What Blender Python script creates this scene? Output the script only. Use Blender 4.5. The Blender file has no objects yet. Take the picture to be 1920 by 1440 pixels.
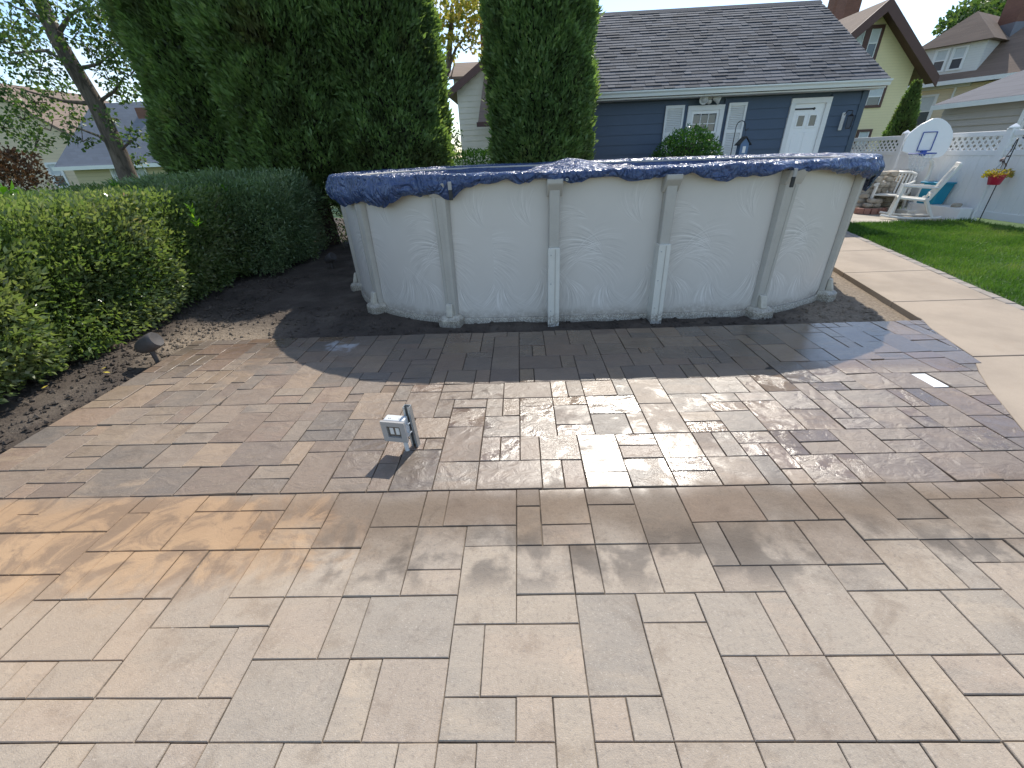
import bpy, math, random
import numpy as np
from mathutils import Vector, Matrix

rng = np.random.default_rng(7)
random.seed(7)
scn = bpy.context.scene
COL = scn.collection
R = math.radians

# ------------------------------------------------------------------ camera
F, H = 771.2, 1.55                       # focal length in photo pixels, eye height in metres
PI, RO, YA = .50736, -.04051, -.03131    # pitch down, roll, yaw
_cy, _sy = math.cos(YA), math.sin(YA)
_f = np.array([_sy*math.cos(PI), _cy*math.cos(PI), -math.sin(PI)])
_r0 = np.array([_cy, -_sy, 0.]); _u0 = np.cross(_r0, _f)
_r = _r0*math.cos(RO)+_u0*math.sin(RO); _u = -_r0*math.sin(RO)+_u0*math.cos(RO)
CAM = np.array([0, 0, H])
cam = bpy.data.cameras.new('camera'); co = bpy.data.objects.new('camera', cam); COL.objects.link(co)
cam.sensor_width = 36; cam.lens = 36*F/1920; cam.clip_end = 2000; cam.clip_start = .05
m = Matrix.Identity(4)
for i in range(3):
    m[i][0] = _r[i]; m[i][1] = _u[i]; m[i][2] = -_f[i]; m[i][3] = CAM[i]
co.matrix_world = m
scn.camera = co
scn.cycles.max_bounces = 6; scn.cycles.diffuse_bounces = 3; scn.cycles.glossy_bounces = 3; scn.cycles.transmission_bounces = 3

def ray(x, y):
    return _r*(x-960)-_u*(y-720)+_f*F
def G(x, y, z=0.):                       # photo pixel on a level surface at height z
    d = ray(x, y); return CAM+d*((z-H)/d[2])
def A(x, y, Y):                          # photo pixel on the upright plane at depth Y
    d = ray(x, y); return CAM+d*(Y/d[1])

# ------------------------------------------------------------------ sky, sun, exposure
SUN_EL, SUN_AZ = R(45.5), R(17)          # azimuth to the right of +Y
w = bpy.data.worlds.new('World'); scn.world = w; w.use_nodes = True
nt = w.node_tree; nt.nodes.clear()
out = nt.nodes.new('ShaderNodeOutputWorld'); bg = nt.nodes.new('ShaderNodeBackground')
sky = nt.nodes.new('ShaderNodeTexSky'); sky.sky_type = 'NISHITA'; sky.sun_disc = False
sky.sun_elevation = SUN_EL; sky.sun_rotation = SUN_AZ; sky.air_density = 1.0; sky.dust_density = .25; sky.ozone_density = 2.5
tc = nt.nodes.new('ShaderNodeTexCoord')
mp = nt.nodes.new('ShaderNodeMapping'); mp.inputs['Scale'].default_value = (1, 1, 2.6)
nz = nt.nodes.new('ShaderNodeTexNoise'); nz.inputs['Scale'].default_value = 3.2; nz.inputs['Detail'].default_value = 7; nz.inputs['Roughness'].default_value = .62
cr = nt.nodes.new('ShaderNodeValToRGB'); cr.color_ramp.elements[0].position = .49; cr.color_ramp.elements[1].position = .72
mx = nt.nodes.new('ShaderNodeMix'); mx.data_type = 'RGBA'; mx.inputs['B'].default_value = (5.0, 5.2, 5.5, 1)
nt.links.new(tc.outputs['Generated'], mp.inputs['Vector']); nt.links.new(mp.outputs[0], nz.inputs['Vector'])
nt.links.new(nz.outputs['Fac'], cr.inputs['Fac']); nt.links.new(cr.outputs['Color'], mx.inputs['Factor'])
nt.links.new(sky.outputs[0], mx.inputs['A']); nt.links.new(mx.outputs['Result'], bg.inputs['Color'])
bg.inputs['Strength'].default_value = .15
nt.links.new(bg.outputs[0], out.inputs[0])
sl = bpy.data.lights.new('sun', 'SUN'); sl.energy = 3.7; sl.angle = R(.53); sl.color = (1, .94, .84)
so = bpy.data.objects.new('sun', sl); COL.objects.link(so)
sd = Vector((math.sin(SUN_AZ)*math.cos(SUN_EL), math.cos(SUN_AZ)*math.cos(SUN_EL), math.sin(SUN_EL)))
so.rotation_euler = sd.to_track_quat('Z', 'Y').to_euler(); so.location = sd*30
vs = scn.view_settings; vs.view_transform = 'Standard'; vs.look = 'None'; vs.gamma = 1; vs.exposure = .58; vs.use_curve_mapping = False

# ------------------------------------------------------------------ materials
class NT:
    def __init__(s, name):
        s.m = bpy.data.materials.new(name); s.m.use_nodes = True; s.t = s.m.node_tree; s.t.nodes.clear()
        s.out = s.n('OutputMaterial'); s.p = s.n('BsdfPrincipled'); s.l(s.p.outputs[0], s.out.inputs['Surface'])
    def n(s, typ, **k):
        nd = s.t.nodes.new('ShaderNode'+typ)
        for a, b in k.items():
            if hasattr(nd, a): setattr(nd, a, b)
            else: nd.inputs[a.replace('_', ' ')].default_value = b
        return nd
    def l(s, a, b): s.t.links.new(a, b)
    def put(s, inp, v):
        if hasattr(v, 'links') or hasattr(v, 'is_linked'): s.l(v, inp)
        else: inp.default_value = (tuple(v)+(1,))[:4] if isinstance(v, (tuple, list)) and len(v) == 3 and inp.type == 'RGBA' else v
    def math(s, op, a, b=0., c=0., clamp=False):
        nd = s.n('Math'); nd.operation = op; nd.use_clamp = clamp
        for i, v in enumerate((a, b, c)): s.put(nd.inputs[i], v)
        return nd.outputs[0]
    def mix(s, f, a, b, blend='MIX'):
        nd = s.n('Mix'); nd.data_type = 'RGBA'; nd.blend_type = blend
        s.put(nd.inputs['Factor'], f); s.put(nd.inputs['A'], a); s.put(nd.inputs['B'], b)
        return nd.outputs['Result']
    def noise(s, scale=5, detail=4, rough=.55, vec=None, dist=0., dim='3D'):
        nd = s.n('TexNoise'); nd.noise_dimensions = dim
        nd.inputs['Scale'].default_value = scale; nd.inputs['Detail'].default_value = detail; nd.inputs['Roughness'].default_value = rough; nd.inputs['Distortion'].default_value = dist
        if vec is not None: s.l(vec, nd.inputs['Vector'])
        return nd.outputs['Fac']
    def ramp(s, f, stops):
        nd = s.n('ValToRGB'); e = nd.color_ramp.elements
        while len(e) < len(stops): e.new(.5)
        for i, (p, c) in enumerate(stops):
            e[i].position = p; e[i].color = (c, c, c, 1) if not isinstance(c, (tuple, list)) else tuple(c)+(1,)
        s.l(f, nd.inputs[0]); return nd.outputs[0]
    def step(s, v, a, b):
        nd = s.n('MapRange'); nd.interpolation_type = 'SMOOTHSTEP'
        s.put(nd.inputs['Value'], v); nd.inputs['From Min'].default_value = a; nd.inputs['From Max'].default_value = b
        return nd.outputs[0]
    def pos(s): return s.n('NewGeometry').outputs['Position']
    def obj(s): return s.n('TexCoord').outputs['Object']
    def sep(s, v):
        nd = s.n('SeparateXYZ'); s.l(v, nd.inputs[0]); return nd.outputs
    def comb(s, x, y, z=0.):
        nd = s.n('CombineXYZ')
        for i, v in enumerate((x, y, z)): s.put(nd.inputs[i], v)
        return nd.outputs[0]
    def mapv(s, v, scale=(1, 1, 1), loc=(0, 0, 0)):
        nd = s.n('Mapping'); s.l(v, nd.inputs[0]); nd.inputs['Scale'].default_value = scale; nd.inputs['Location'].default_value = loc; return nd.outputs[0]
    def attr(s, name): return s.n('Attribute', attribute_name=name).outputs['Fac']
    def bump(s, h, strength=.5, dist=.01, nrm=None):
        nd = s.n('Bump'); s.l(h, nd.inputs['Height']); s.put(nd.inputs['Strength'], strength); nd.inputs['Distance'].default_value = dist
        if nrm is not None: s.l(nrm, nd.inputs['Normal'])
        return nd.outputs[0]
    def fin(s, color=None, rough=None, normal=None, spec=None, metal=None):
        if color is not None: s.put(s.p.inputs['Base Color'], color)
        if rough is not None: s.put(s.p.inputs['Roughness'], rough)
        if normal is not None: s.l(normal, s.p.inputs['Normal'])
        if spec is not None: s.put(s.p.inputs['Specular IOR Level'], spec)
        if metal is not None: s.put(s.p.inputs['Metallic'], metal)
        return s.m

def plain(name, c, rough=.5, var=.12, scale=6., metal=0., bump=0., bscale=60., spec=.5, grime=False):
    """paint or plastic with uneven tone and a little grime"""
    t = NT(name); p = t.pos()
    n = t.noise(scale, 5, .6, p); n2 = t.noise(scale*9, 3, .6, p)
    v = t.math('MULTIPLY', t.math('ADD', t.math('MULTIPLY', n, .7), t.math('MULTIPLY', n2, .3)), 2.)
    f = t.math('ADD', 1-var, t.math('MULTIPLY', v, var))
    col = t.mix(1., c, t.comb(f, f, f), 'MULTIPLY')
    rg = t.math('ADD', rough-.08, t.math('MULTIPLY', n2, .16))
    nb = t.bump(t.noise(bscale, 3, .6, p), bump, .004) if bump else None
    if grime:
        zz = t.sep(p)[2]; gm = t.math('MULTIPLY', t.step(t.math('ADD', zz, t.math('MULTIPLY', t.math('SUBTRACT', n, .5), .18)), .10, .0), t.step(n2, .36, .58))
        col = t.mix(t.math('MULTIPLY', gm, .75), col, (.13, .10, .075))
    return t.fin(col, rg, nb, spec, metal)

def foliage(name, stops, trans=.35, rough=.5, tcol=None, brown=False):
    t = NT(name); a = t.attr('rnd')
    n = t.noise(1.6, 3, .6, t.pos())
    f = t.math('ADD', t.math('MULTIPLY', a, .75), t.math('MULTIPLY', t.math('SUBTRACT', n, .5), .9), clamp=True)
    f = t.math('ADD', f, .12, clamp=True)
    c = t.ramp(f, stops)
    if brown: c = t.mix(t.math('MULTIPLY', t.step(t.noise(1.1, 4, .65, t.pos(), .5), .55, .70), .5), c, (.13, .095, .045))
    t.fin(c, rough, None, .35)
    tr = t.n('BsdfTranslucent')
    t.l(t.mix(1., c, tcol or (1.25, 1.35, .6), 'MULTIPLY'), tr.inputs[0])
    ms = t.n('MixShader'); ms.inputs[0].default_value = trans
    t.l(t.p.outputs[0], ms.inputs[1]); t.l(tr.outputs[0], ms.inputs[2]); t.l(ms.outputs[0], t.out.inputs['Surface'])
    return t.m

def paver_mat():
    t = NT('paver_stone'); p = t.pos(); a = t.attr('rnd'); b = t.attr('rnd2')
    x, y, z = t.sep(p)
    sh = t.comb(t.math('ADD', x, t.math('MULTIPLY', a, 37.)), t.math('ADD', y, t.math('MULTIPLY', b, 53.)), 0.)
    st = t.noise(3.2, 5, .6, t.mapv(sh, (.8, 2.4, 1)), .8)
    pal = [(0., (.42, .315, .215)), (.16, (.24, .205, .17)), (.32, (.36, .255, .185)), (.5, (.46, .35, .24)), (.64, (.20, .175, .15)), (.8, (.40, .32, .24)), (1., (.26, .19, .14))]
    c1 = t.ramp(a, pal); c2 = t.ramp(b, pal)
    c = t.mix(t.math('MULTIPLY', t.step(st, .42, .68), .75), c1, c2)
    # lower, older field is paler and sun-bleached
    old = t.step(y, 1.66, 1.60)
    c = t.mix(t.math('MULTIPLY', old, .6), c, (.385, .33, .265))
    mot = t.noise(5.5, 6, .68, sh, .7); c = t.mix(t.math('MULTIPLY', t.step(mot, .5, .3), .55), c, t.mix(1., c, (.62, .58, .55), 'MULTIPLY'))
    c = t.mix(t.math('MULTIPLY', t.step(mot, .55, .72), .4), c, t.mix(1., c, (1.3, 1.25, 1.2), 'MULTIPLY'))
    # mineral grain, veins
    g = t.noise(150, 3, .75, p); c = t.mix(t.math('MULTIPLY', t.step(g, .56, .70), .5), c, (.66, .58, .49))
    g2 = t.noise(75, 4, .7, p); c = t.mix(t.math('MULTIPLY', t.step(g2, .52, .70), .5), c, (.17, .14, .12))
    ve = t.noise(4, 5, .6, sh, 1.0)
    vein = t.step(t.math('ABSOLUTE', t.math('SUBTRACT', ve, .5)), .012, 0.)
    c = t.mix(t.math('MULTIPLY', vein, .16), c, (.16, .13, .11))
    # dark damp edges of single old pavers
    blot = t.math('MULTIPLY', t.step(t.math('ADD', t.noise(3.6, 4, .6, p, .3), t.math('MULTIPLY', t.math('SUBTRACT', a, .5), .12)), .47, .60), t.math('MULTIPLY', t.math('MULTIPLY', t.step(y, 1.0, 1.16), t.step(y, 1.5, 1.25)), old))
    c = t.mix(t.math('MULTIPLY', blot, .72), c, (.13, .11, .092))
    # rust coloured silt washed over the old field on the left
    ex = t.math('DIVIDE', t.math('ADD', x, 2.15), 1.35); ey = t.math('DIVIDE', t.math('SUBTRACT', y, 1.36), .36)
    rr = t.math('ADD', t.math('SQRT', t.math('ADD', t.math('MULTIPLY', ex, ex), t.math('MULTIPLY', ey, ey))), t.math('MULTIPLY', t.math('SUBTRACT', t.noise(3.5, 5, .65, p, .5), .5), 1.5))
    silt = t.math('MULTIPLY', t.step(rr, 1.15, .55), old)
    sc = t.mix(t.step(t.noise(4.2, 6, .68, p, .8), .44, .58), (.46, .285, .15), (.17, .105, .065))
    c = t.mix(t.math('MULTIPLY', silt, .88), c, sc)
    wn0 = t.noise(1.7, 4, .6, p, .3)
    wide = t.math('MULTIPLY', t.math('MULTIPLY', t.step(t.math('ADD', x, t.math('MULTIPLY', t.math('SUBTRACT', wn0, .5), 1.6)), -.5, -1.7), t.step(y, .35, .9)), old)
    c = t.mix(t.math('MULTIPLY', wide, .38), c, (.45, .31, .19))
    # wetness
    wn = t.noise(2.2, 5, .62, p, .3)
    yy = t.math('ADD', y, t.math('ADD', t.math('MULTIPLY', t.math('SUBTRACT', wn, .5), .7), t.math('MULTIPLY', t.math('SUBTRACT', b, .5), .16)))
    wet = t.step(yy, 1.12, 1.5)
    leftdry = t.math('MULTIPLY', t.step(x, -.5, -1.6), t.step(y, 3.9, 2.6))
    wet = t.math('MULTIPLY', wet, t.math('SUBTRACT', 1., t.math('MULTIPLY', leftdry, .42)))
    wet = t.math('MULTIPLY', wet, t.math('SUBTRACT', 1., t.math('MULTIPLY', silt, .5)))
    wc = t.mix(1., c, (.41, .345, .29), 'MULTIPLY')
    c = t.mix(t.math('MULTIPLY', wet, .9), c, wc)
    film = t.math('MULTIPLY', t.step(t.math('ADD', t.noise(5, 5, .62, sh, .6), t.math('MULTIPLY', t.math('SUBTRACT', b, .5), .3)), .44, .60), wet)
    # sky reflection on wet stones near the pool, left, painted in as whitish colour
    lx = t.math('DIVIDE', t.math('ADD', x, 1.72), .30); ly = t.math('DIVIDE', t.math('SUBTRACT', y, 3.62), .17)
    lr = t.math('ADD', t.math('SQRT', t.math('ADD', t.math('MULTIPLY', lx, lx), t.math('MULTIPLY', ly, ly))), t.math('MULTIPLY', t.math('SUBTRACT', t.noise(9, 4, .6, p, .6), .5), 2.4))
    lime = t.step(lr, .7, .1)  # mask of the painted sky reflection
    c = t.mix(t.math('MULTIPLY', lime, .5), c, (.6, .62, .65))
    gloss = t.math('MULTIPLY', wet, t.step(t.math('ADD', y, t.math('MULTIPLY', t.math('SUBTRACT', wn, .5), .25)), 1.52, 1.72))
    film = t.math('MULTIPLY', film, t.math('ADD', .15, t.math('MULTIPLY', gloss, .85)))
    rough = t.math('SUBTRACT', t.math('SUBTRACT', .86, t.math('MULTIPLY', wet, .14)), t.math('MULTIPLY', gloss, .30))
    pool_ = t.math('MULTIPLY', t.math('MULTIPLY', t.step(x, 1.5, 2.1), t.step(y, 2.7, 3.1)), wet)
    film = t.math('MAXIMUM', film, pool_)
    rough = t.math('SUBTRACT', t.math('SUBTRACT', rough, t.math('MULTIPLY', film, .10)), t.math('MULTIPLY', pool_, .20))
    rough = t.math('ADD', rough, t.math('MULTIPLY', t.math('MULTIPLY', t.math('SUBTRACT', a, .45), .3), t.math('MULTIPLY', gloss, t.math('SUBTRACT', 1., pool_))))
    riv = t.noise(8.5, 4, .55, t.mapv(sh, (1, 1.5, 1)), 1.0)
    n1 = t.bump(riv, t.math('SUBTRACT', t.math('SUBTRACT', .5, t.math('MULTIPLY', pool_, .44)), t.math('MULTIPLY', old, .27)), .016)
    fine = t.noise(240, 2, .7, p)
    fs = t.math('SUBTRACT', .6, t.math('MULTIPLY', film, .42))
    n2 = t.bump(fine, fs, .0035, n1)
    return t.fin(c, rough, n2, t.math('ADD', .4, t.math('MULTIPLY', gloss, .6)))

def soil_mat():
    t = NT('dark_soil'); p = t.pos(); x, y, z = t.sep(p)
    n = t.noise(2.3, 6, .65, p); f = t.noise(38, 5, .7, p)
    c = t.ramp(n, [(.3, (.058, .047, .039)), (.52, (.095, .076, .062)), (.72, (.155, .128, .103))])
    c = t.mix(t.math('MULTIPLY', t.step(f, .55, .72), .45), c, (.19, .155, .12))
    # pale sandy bed at the right end of the pool and a dusty strip at the patio's corner
    sx = t.math('ADD', x, t.math('MULTIPLY', t.math('SUBTRACT', n, .5), 1.2))
    sand = t.math('MAXIMUM', t.step(sx, 2.7, 3.3), t.math('MULTIPLY', t.math('MULTIPLY', t.step(sx, -2.3, -2.9), t.step(sx, -4.1, -3.5)), t.math('MULTIPLY', t.step(y, 4.7, 4.0), t.step(y, 3.2, 3.9))))
    c = t.mix(t.math('MULTIPLY', sand, .8), c, t.ramp(f, [(.35, (.22, .17, .12)), (.65, (.42, .34, .255))]))
    h = t.math('ADD', t.math('MULTIPLY', t.noise(22, 6, .7, p), 1.), t.math('MULTIPLY', t.noise(90, 4, .7, p), .45))
    return t.fin(c, .93, t.bump(h, .8, .035), .25)

def concrete_mat(name, c, sc=1.):
    t = NT(name); p = t.pos(); n = t.noise(1.1*sc, 6, .65, p); f = t.noise(120, 4, .75, p)
    col = t.mix(t.step(n, .35, .7), c, tuple(v*.78 for v in c))
    col = t.mix(t.math('MULTIPLY', t.step(f, .5, .72), .4), col, tuple(v*.55 for v in c))
    col = t.mix(t.math('MULTIPLY', t.step(t.noise(3.2, 5, .7, p, 1.), .58, .75), .35), col, (.33, .24, .16))
    return t.fin(col, .88, t.bump(f, .35, .004), .35)

def shingle_mat(name, cs, grain=260):
    t = NT(name); p = t.pos(); a = t.attr('rnd'); g = t.noise(grain, 3, .8, p); n = t.noise(.7, 5, .6, p)
    c = t.ramp(a, [(0., cs[0]), (.5, cs[1]), (1., cs[2])])
    c = t.mix(t.math('MULTIPLY', t.step(g, .45, .7), .35), c, tuple(v*1.7 for v in cs[1]))
    c = t.mix(t.math('MULTIPLY', t.step(n, .5, .7), .25), c, tuple(v*.6 for v in cs[0]))
    return t.fin(c, .9, t.bump(g, .4, .004), .3)

def course_mat(name, c, pitch, axis='z', rough=.65, dark=.45, blocks=0., mottled=.2):
    """far cladding or roofing whose courses are too small to tell apart"""
    t = NT(name); p = t.pos(); x, y, z = t.sep(p)
    v = t.math('FRACT', t.math('DIVIDE', z, pitch))
    ln = t.step(v, .16, .03)
    n = t.noise(1.3, 5, .6, p)
    cc = t.mix(t.math('MULTIPLY', n, mottled*2), c, tuple(k*.72 for k in c))
    if blocks:
        cell = t.n('TexWhiteNoise', noise_dimensions='2D')
        t.l(t.comb(t.math('FLOOR', t.math('DIVIDE', t.math('ADD', x, y), blocks)), t.math('FLOOR', t.math('DIVIDE', z, pitch))), cell.inputs['Vector'])
        cc = t.mix(t.math('MULTIPLY', cell.outputs['Value'], .4), cc, tuple(k*.6 for k in c))
    cc = t.mix(t.math('MULTIPLY', ln, dark), cc, tuple(k*.35 for k in c))
    return t.fin(cc, rough, t.bump(v, .6, pitch*.12))

def pool_wall_mat():
    t = NT('pool_wall_print'); uv = t.n('UVMap').outputs[0]; u, v, _ = t.sep(uv)
    per = 1.075
    wu = t.math('MULTIPLY', t.math('FRACT', t.math('DIVIDE', u, per)), per)
    dark = None; lite = None
    fans = [(.18, .58, .55, .75, 1.15), (.50, .62, .62, 2.3, 1.0), (.92, .55, .52, -.75, 1.1), (.55, .40, .42, -2.0, 1.0), (.86, .92, .40, 2.5, .65), (.34, .98, .38, 2.6, .6), (.08, .42, .40, -.55, .8)]
    for i, (cx, cz, rad, a0, sp) in enumerate(fans):
        dx = t.math('SUBTRACT', wu, cx); dz = t.math('SUBTRACT', v, cz)
        dx = t.math('SUBTRACT', dx, t.math('MULTIPLY', t.math('ROUND', t.math('DIVIDE', dx, per)), per))
        r = t.math('SQRT', t.math('ADD', t.math('MULTIPLY', dx, dx), t.math('MULTIPLY', dz, dz)))
        ang = t.math('ARCTAN2', dz, dx)
        ang = t.math('SUBTRACT', ang, t.math('ADD', a0, t.math('MULTIPLY', r, 1.5 if i % 2 else -1.5)))
        ang = t.math('SUBTRACT', ang, t.math('MULTIPLY', t.math('ROUND', t.math('DIVIDE', ang, 2*math.pi)), 2*math.pi))
        n = t.noise(1., 3, .65, t.comb(t.math('MULTIPLY', ang, 19.), t.math('ADD', t.math('MULTIPLY', r, 3.), i*7.3), 0.))
        msk = t.math('MULTIPLY', t.math('MULTIPLY', t.step(t.math('ABSOLUTE', ang), sp, sp*.3), t.step(r, rad*1.15, rad*.35)), t.step(r, .0, .07))
        L = t.math('MULTIPLY', t.step(n, .53, .62), msk); D = t.math('MULTIPLY', t.step(n, .46, .38), msk)
        lite = L if lite is None else t.math('MAXIMUM', lite, L); dark = D if dark is None else t.math('MAXIMUM', dark, D)
    p = t.pos()
    base = t.mix(t.noise(2.2, 5, .6, p), (.58, .545, .495), (.67, .63, .575))
    c = t.mix(t.math('MULTIPLY', dark, .5), base, (.37, .35, .325)); c = t.mix(t.math('MULTIPLY', lite, .7), c, (.86, .83, .79))
    grime = t.math('MULTIPLY', t.step(t.math('ADD', v, t.math('MULTIPLY', t.math('SUBTRACT', t.noise(5, 5, .7, p), .5), .2)), .12, .0), t.step(t.noise(30, 5, .7, p), .30, .56))
    c = t.mix(t.math('MULTIPLY', grime, .6), c, (.25, .21, .165))
    return t.fin(c, .42, t.bump(t.noise(14, 3, .5, p), .12, .006))

def cover_mat():
    t = NT('navy_vinyl'); p = t.pos()
    n = t.noise(3, 4, .6, p); w1 = t.noise(4.5, 2, .5, t.mapv(p, (1, 1, .7)), 1.8); w2 = t.noise(13, 2, .5, t.mapv(p, (1, 1, .6)), 1.5)
    c = t.mix(n, (.032, .058, .15), (.06, .10, .22))
    rid = lambda q: t.math('SUBTRACT', 1., t.math('ABSOLUTE', t.math('MULTIPLY', t.math('SUBTRACT', q, .5), 4.)))
    h = t.math('ADD', rid(w1), t.math('MULTIPLY', rid(w2), .4))
    return t.fin(c, t.math('ADD', .17, t.math('MULTIPLY', n, .14)), t.bump(h, .9, .035), .6)

def bark_mat(name, c):
    t = NT(name); p = t.pos(); n = t.noise(14, 6, .7, t.mapv(p, (1, 1, .25)), .6)
    return t.fin(t.mix(t.step(n, .35, .65), tuple(v*.45 for v in c), c), .9, t.bump(n, .8, .03), .2)

def glass_mat(name, c=(.05, .06, .07), r=.06):
    t = NT(name); n = t.noise(2.5, 3, .5, t.pos())
    return t.fin(t.mix(n, c, tuple(v*1.9 for v in c)), r, None, .8)

M = {}
M['paver'] = paver_mat(); M['soil'] = soil_mat()
def sand_mat():
    t = NT('joint_sand'); p = t.pos(); n = t.noise(6, 5, .7, p); g = t.noise(160, 3, .7, p); x, y, z = t.sep(p)
    c = t.mix(t.step(n, .42, .6), (.055, .045, .036), (.17, .135, .10)); c = t.mix(t.math('MULTIPLY', t.step(y, 1.6, 1.7), .75), c, (.05, .042, .036))
    c = t.mix(t.math('MULTIPLY', t.step(n, .60, .68), t.step(x, -.2, -1.2)), c, (.45, .41, .36))
    return t.fin(c, .95, t.bump(g, .6, .004), .2)
M['sand'] = sand_mat()
M['walk'] = concrete_mat('walk_concrete', (.40, .325, .25)); M['slab'] = concrete_mat('slab_concrete', (.46, .41, .34))
M['edging'] = concrete_mat('edging_stone', (.34, .30, .26), 4)
M['grass'] = foliage('grass_blades', [(0., (.035, .085, .014)), (.45, (.085, .18, .028)), (.8, (.15, .25, .05)), (1., (.25, .28, .10))], .3)
M['lawn'] = plain('lawn_thatch', (.05, .10, .025), .95, .5, 9, bump=.7)
M['wall'] = pool_wall_mat(); M['cover'] = cover_mat()
M['post'] = plain('beige_resin', (.46, .435, .385), .5, .22, 5, bump=.05)
M['postpale'] = plain('pale_resin', (.66, .645, .58), .5, .18, 7, grime=True)
M['foot'] = plain('cream_plastic', (.55, .515, .43), .55, .5, 10, grime=True)
M['white'] = plain('white_vinyl', (.88, .88, .87), .4, .06, 3)
M['whitepaint'] = plain('white_paint', (.78, .78, .76), .5, .12, 5)
M['whiteplastic'] = plain('white_moulded_plastic', (.78, .76, .70), .38, .14, 6)
M['black'] = plain('black_iron', (.02, .02, .021), .5, .3, 9)
M['galv'] = plain('galvanised_steel', (.42, .44, .44), .42, .3, 20, .7)
M['greyplastic'] = plain('grey_plastic', (.37, .355, .335), .45, .12, 9)
M['boxwhite'] = plain('box_plastic', (.6, .61, .6), .45, .1, 9)
M['window'] = glass_mat('tinted_cover_window', (.10, .085, .07), .12)
M['glass'] = glass_mat('window_glass'); M['curtain'] = plain('curtain_cloth', (.55, .58, .58), .8, .2, 8)
M['blue'] = plain('navy_siding_paint', (.06, .092, .145), .55, .2, 3, bump=.12, bscale=35)
M['bluetrim'] = plain('navy_corner_paint', (.062, .092, .128), .55, .15, 4)
M['shingle'] = shingle_mat('charcoal_shingle', [(.044, .050, .062), (.074, .082, .098), (.112, .12, .138)])
M['gutter'] = plain('gutter_aluminium', (.74, .76, .72), .35, .1, 3)
M['fixture'] = plain('fixture_plastic', (.70, .70, .67), .4, .1, 9)
M['lampbrown'] = plain('brown_lamp_plastic', (.075, .068, .066), .6, .35, 26, bump=.5, bscale=140)
M['rock'] = plain('brown_rock', (.085, .06, .042), .85, .4, 14, bump=.6)
M['stone'] = plain('stacked_fieldstone', (.40, .35, .28), .85, .55, 9, bump=.7, bscale=40)
M['brickred'] = plain('red_edging_brick', (.33, .17, .13), .85, .55, 22, bump=.5)
M['tealtub'] = plain('teal_plastic', (.01, .27, .42), .4, .12, 5)
M['red'] = plain('red_pot_plastic', (.50, .02, .06), .4, .12, 9)
M['hoopblue'] = plain('blue_print', (.02, .07, .35), .45, .1, 8)
M['net'] = plain('net_cord', (.80, .80, .78), .8, .1, 8)
M['birdblue'] = plain('birdhouse_paint', (.10, .18, .32), .5, .2, 12)
M['copper'] = plain('rusted_metal', (.10, .055, .045), .6, .4, 20, .4)
M['yellowwall'] = course_mat('yellow_clapboard', (.90, .76, .46), .125, dark=.2)
M['brownroof'] = course_mat('brown_shingles', (.23, .165, .125), .14, rough=.9, dark=.3, blocks=.3)
M['browntrim'] = plain('brown_trim_paint', (.10, .045, .035), .55, .2, 5)
M['peachwall'] = course_mat('peach_clapboard', (.74, .61, .43), .20, dark=.25)
M['whitewall'] = course_mat('white_clapboard', (.72, .71, .68), .13, dark=.2)
M['creamplank'] = plain('cream_plank_paint', (.80, .70, .56), .6, .15, 3)
M['greyplank'] = plain('grey_plank_paint', (.42, .38, .33), .6, .15, 3)
M['greyroof'] = course_mat('grey_shingles', (.13, .13, .145), .13, rough=.95, dark=.35, blocks=.33)
M['slateroof'] = course_mat('pale_grey_shingles', (.20, .215, .24), .15, rough=.9, dark=.25, blocks=.35)
M['yellowwall2'] = course_mat('buff_clapboard', (.62, .54, .33), .19, dark=.35)
M['brick'] = course_mat('chimney_brick', (.24, .12, .085), .08, rough=.9, dark=.5, blocks=.22, mottled=.4)
M['lead'] = plain('lead_flashing', (.20, .21, .24), .5, .2, 6, .3)
M['bark'] = bark_mat('cedar_bark', (.16, .115, .085)); M['bark2'] = bark_mat('maple_bark', (.20, .165, .13)); M['twig'] = bark_mat('shrub_twig', (.24, .18, .12))
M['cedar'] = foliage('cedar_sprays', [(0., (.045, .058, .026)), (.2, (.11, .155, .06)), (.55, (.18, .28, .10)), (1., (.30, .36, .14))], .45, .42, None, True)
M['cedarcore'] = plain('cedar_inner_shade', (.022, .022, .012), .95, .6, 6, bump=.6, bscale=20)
M['hedgeleaf'] = foliage('hedge_leaves', [(0., (.045, .085, .025)), (.35, (.125, .195, .065)), (.65, (.23, .28, .12)), (.88, (.30, .31, .19)), (1., (.40, .28, .15))], .42, .22)
M['hedgedark'] = foliage('dark_hedge_leaves', [(0., (.07, .11, .055)), (.4, (.17, .25, .115)), (.75, (.27, .34, .19)), (1., (.34, .33, .21))], .3, .34)
M['lime'] = foliage('lime_leaves', [(0., (.04, .13, .01)), (.5, (.13, .30, .02)), (1., (.32, .42, .05))], .45, .35)
M['ivy'] = foliage('ivy_leaves', [(0., (.010, .026, .012)), (.6, (.028, .06, .024)), (1., (.10, .15, .05))], .25, .4)
M['tree'] = foliage('maple_leaves', [(0., (.03, .065, .02)), (.5, (.075, .13, .045)), (1., (.17, .20, .085))], .45, .45)
M['autumn'] = foliage('autumn_leaves', [(0., (.16, .22, .05)), (.45, (.32, .34, .08)), (.75, (.55, .42, .10)), (1., (.62, .34, .09))], .55, .5, (1.3, 1.25, .8))
M['purple'] = foliage('purple_leaves', [(0., (.03, .022, .014)), (.5, (.075, .052, .03)), (1., (.14, .11, .06))], .3, .5, (1.3, .9, .7))
M['box'] = foliage('boxwood_leaves', [(0., (.012, .04, .012)), (.5, (.035, .10, .02)), (1., (.11, .21, .05))], .25, .3)
M['flower'] = foliage('pot_plant_leaves', [(0., (.12, .20, .05)), (.5, (.42, .34, .06)), (1., (.55, .30, .12))], .35, .5)
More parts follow.
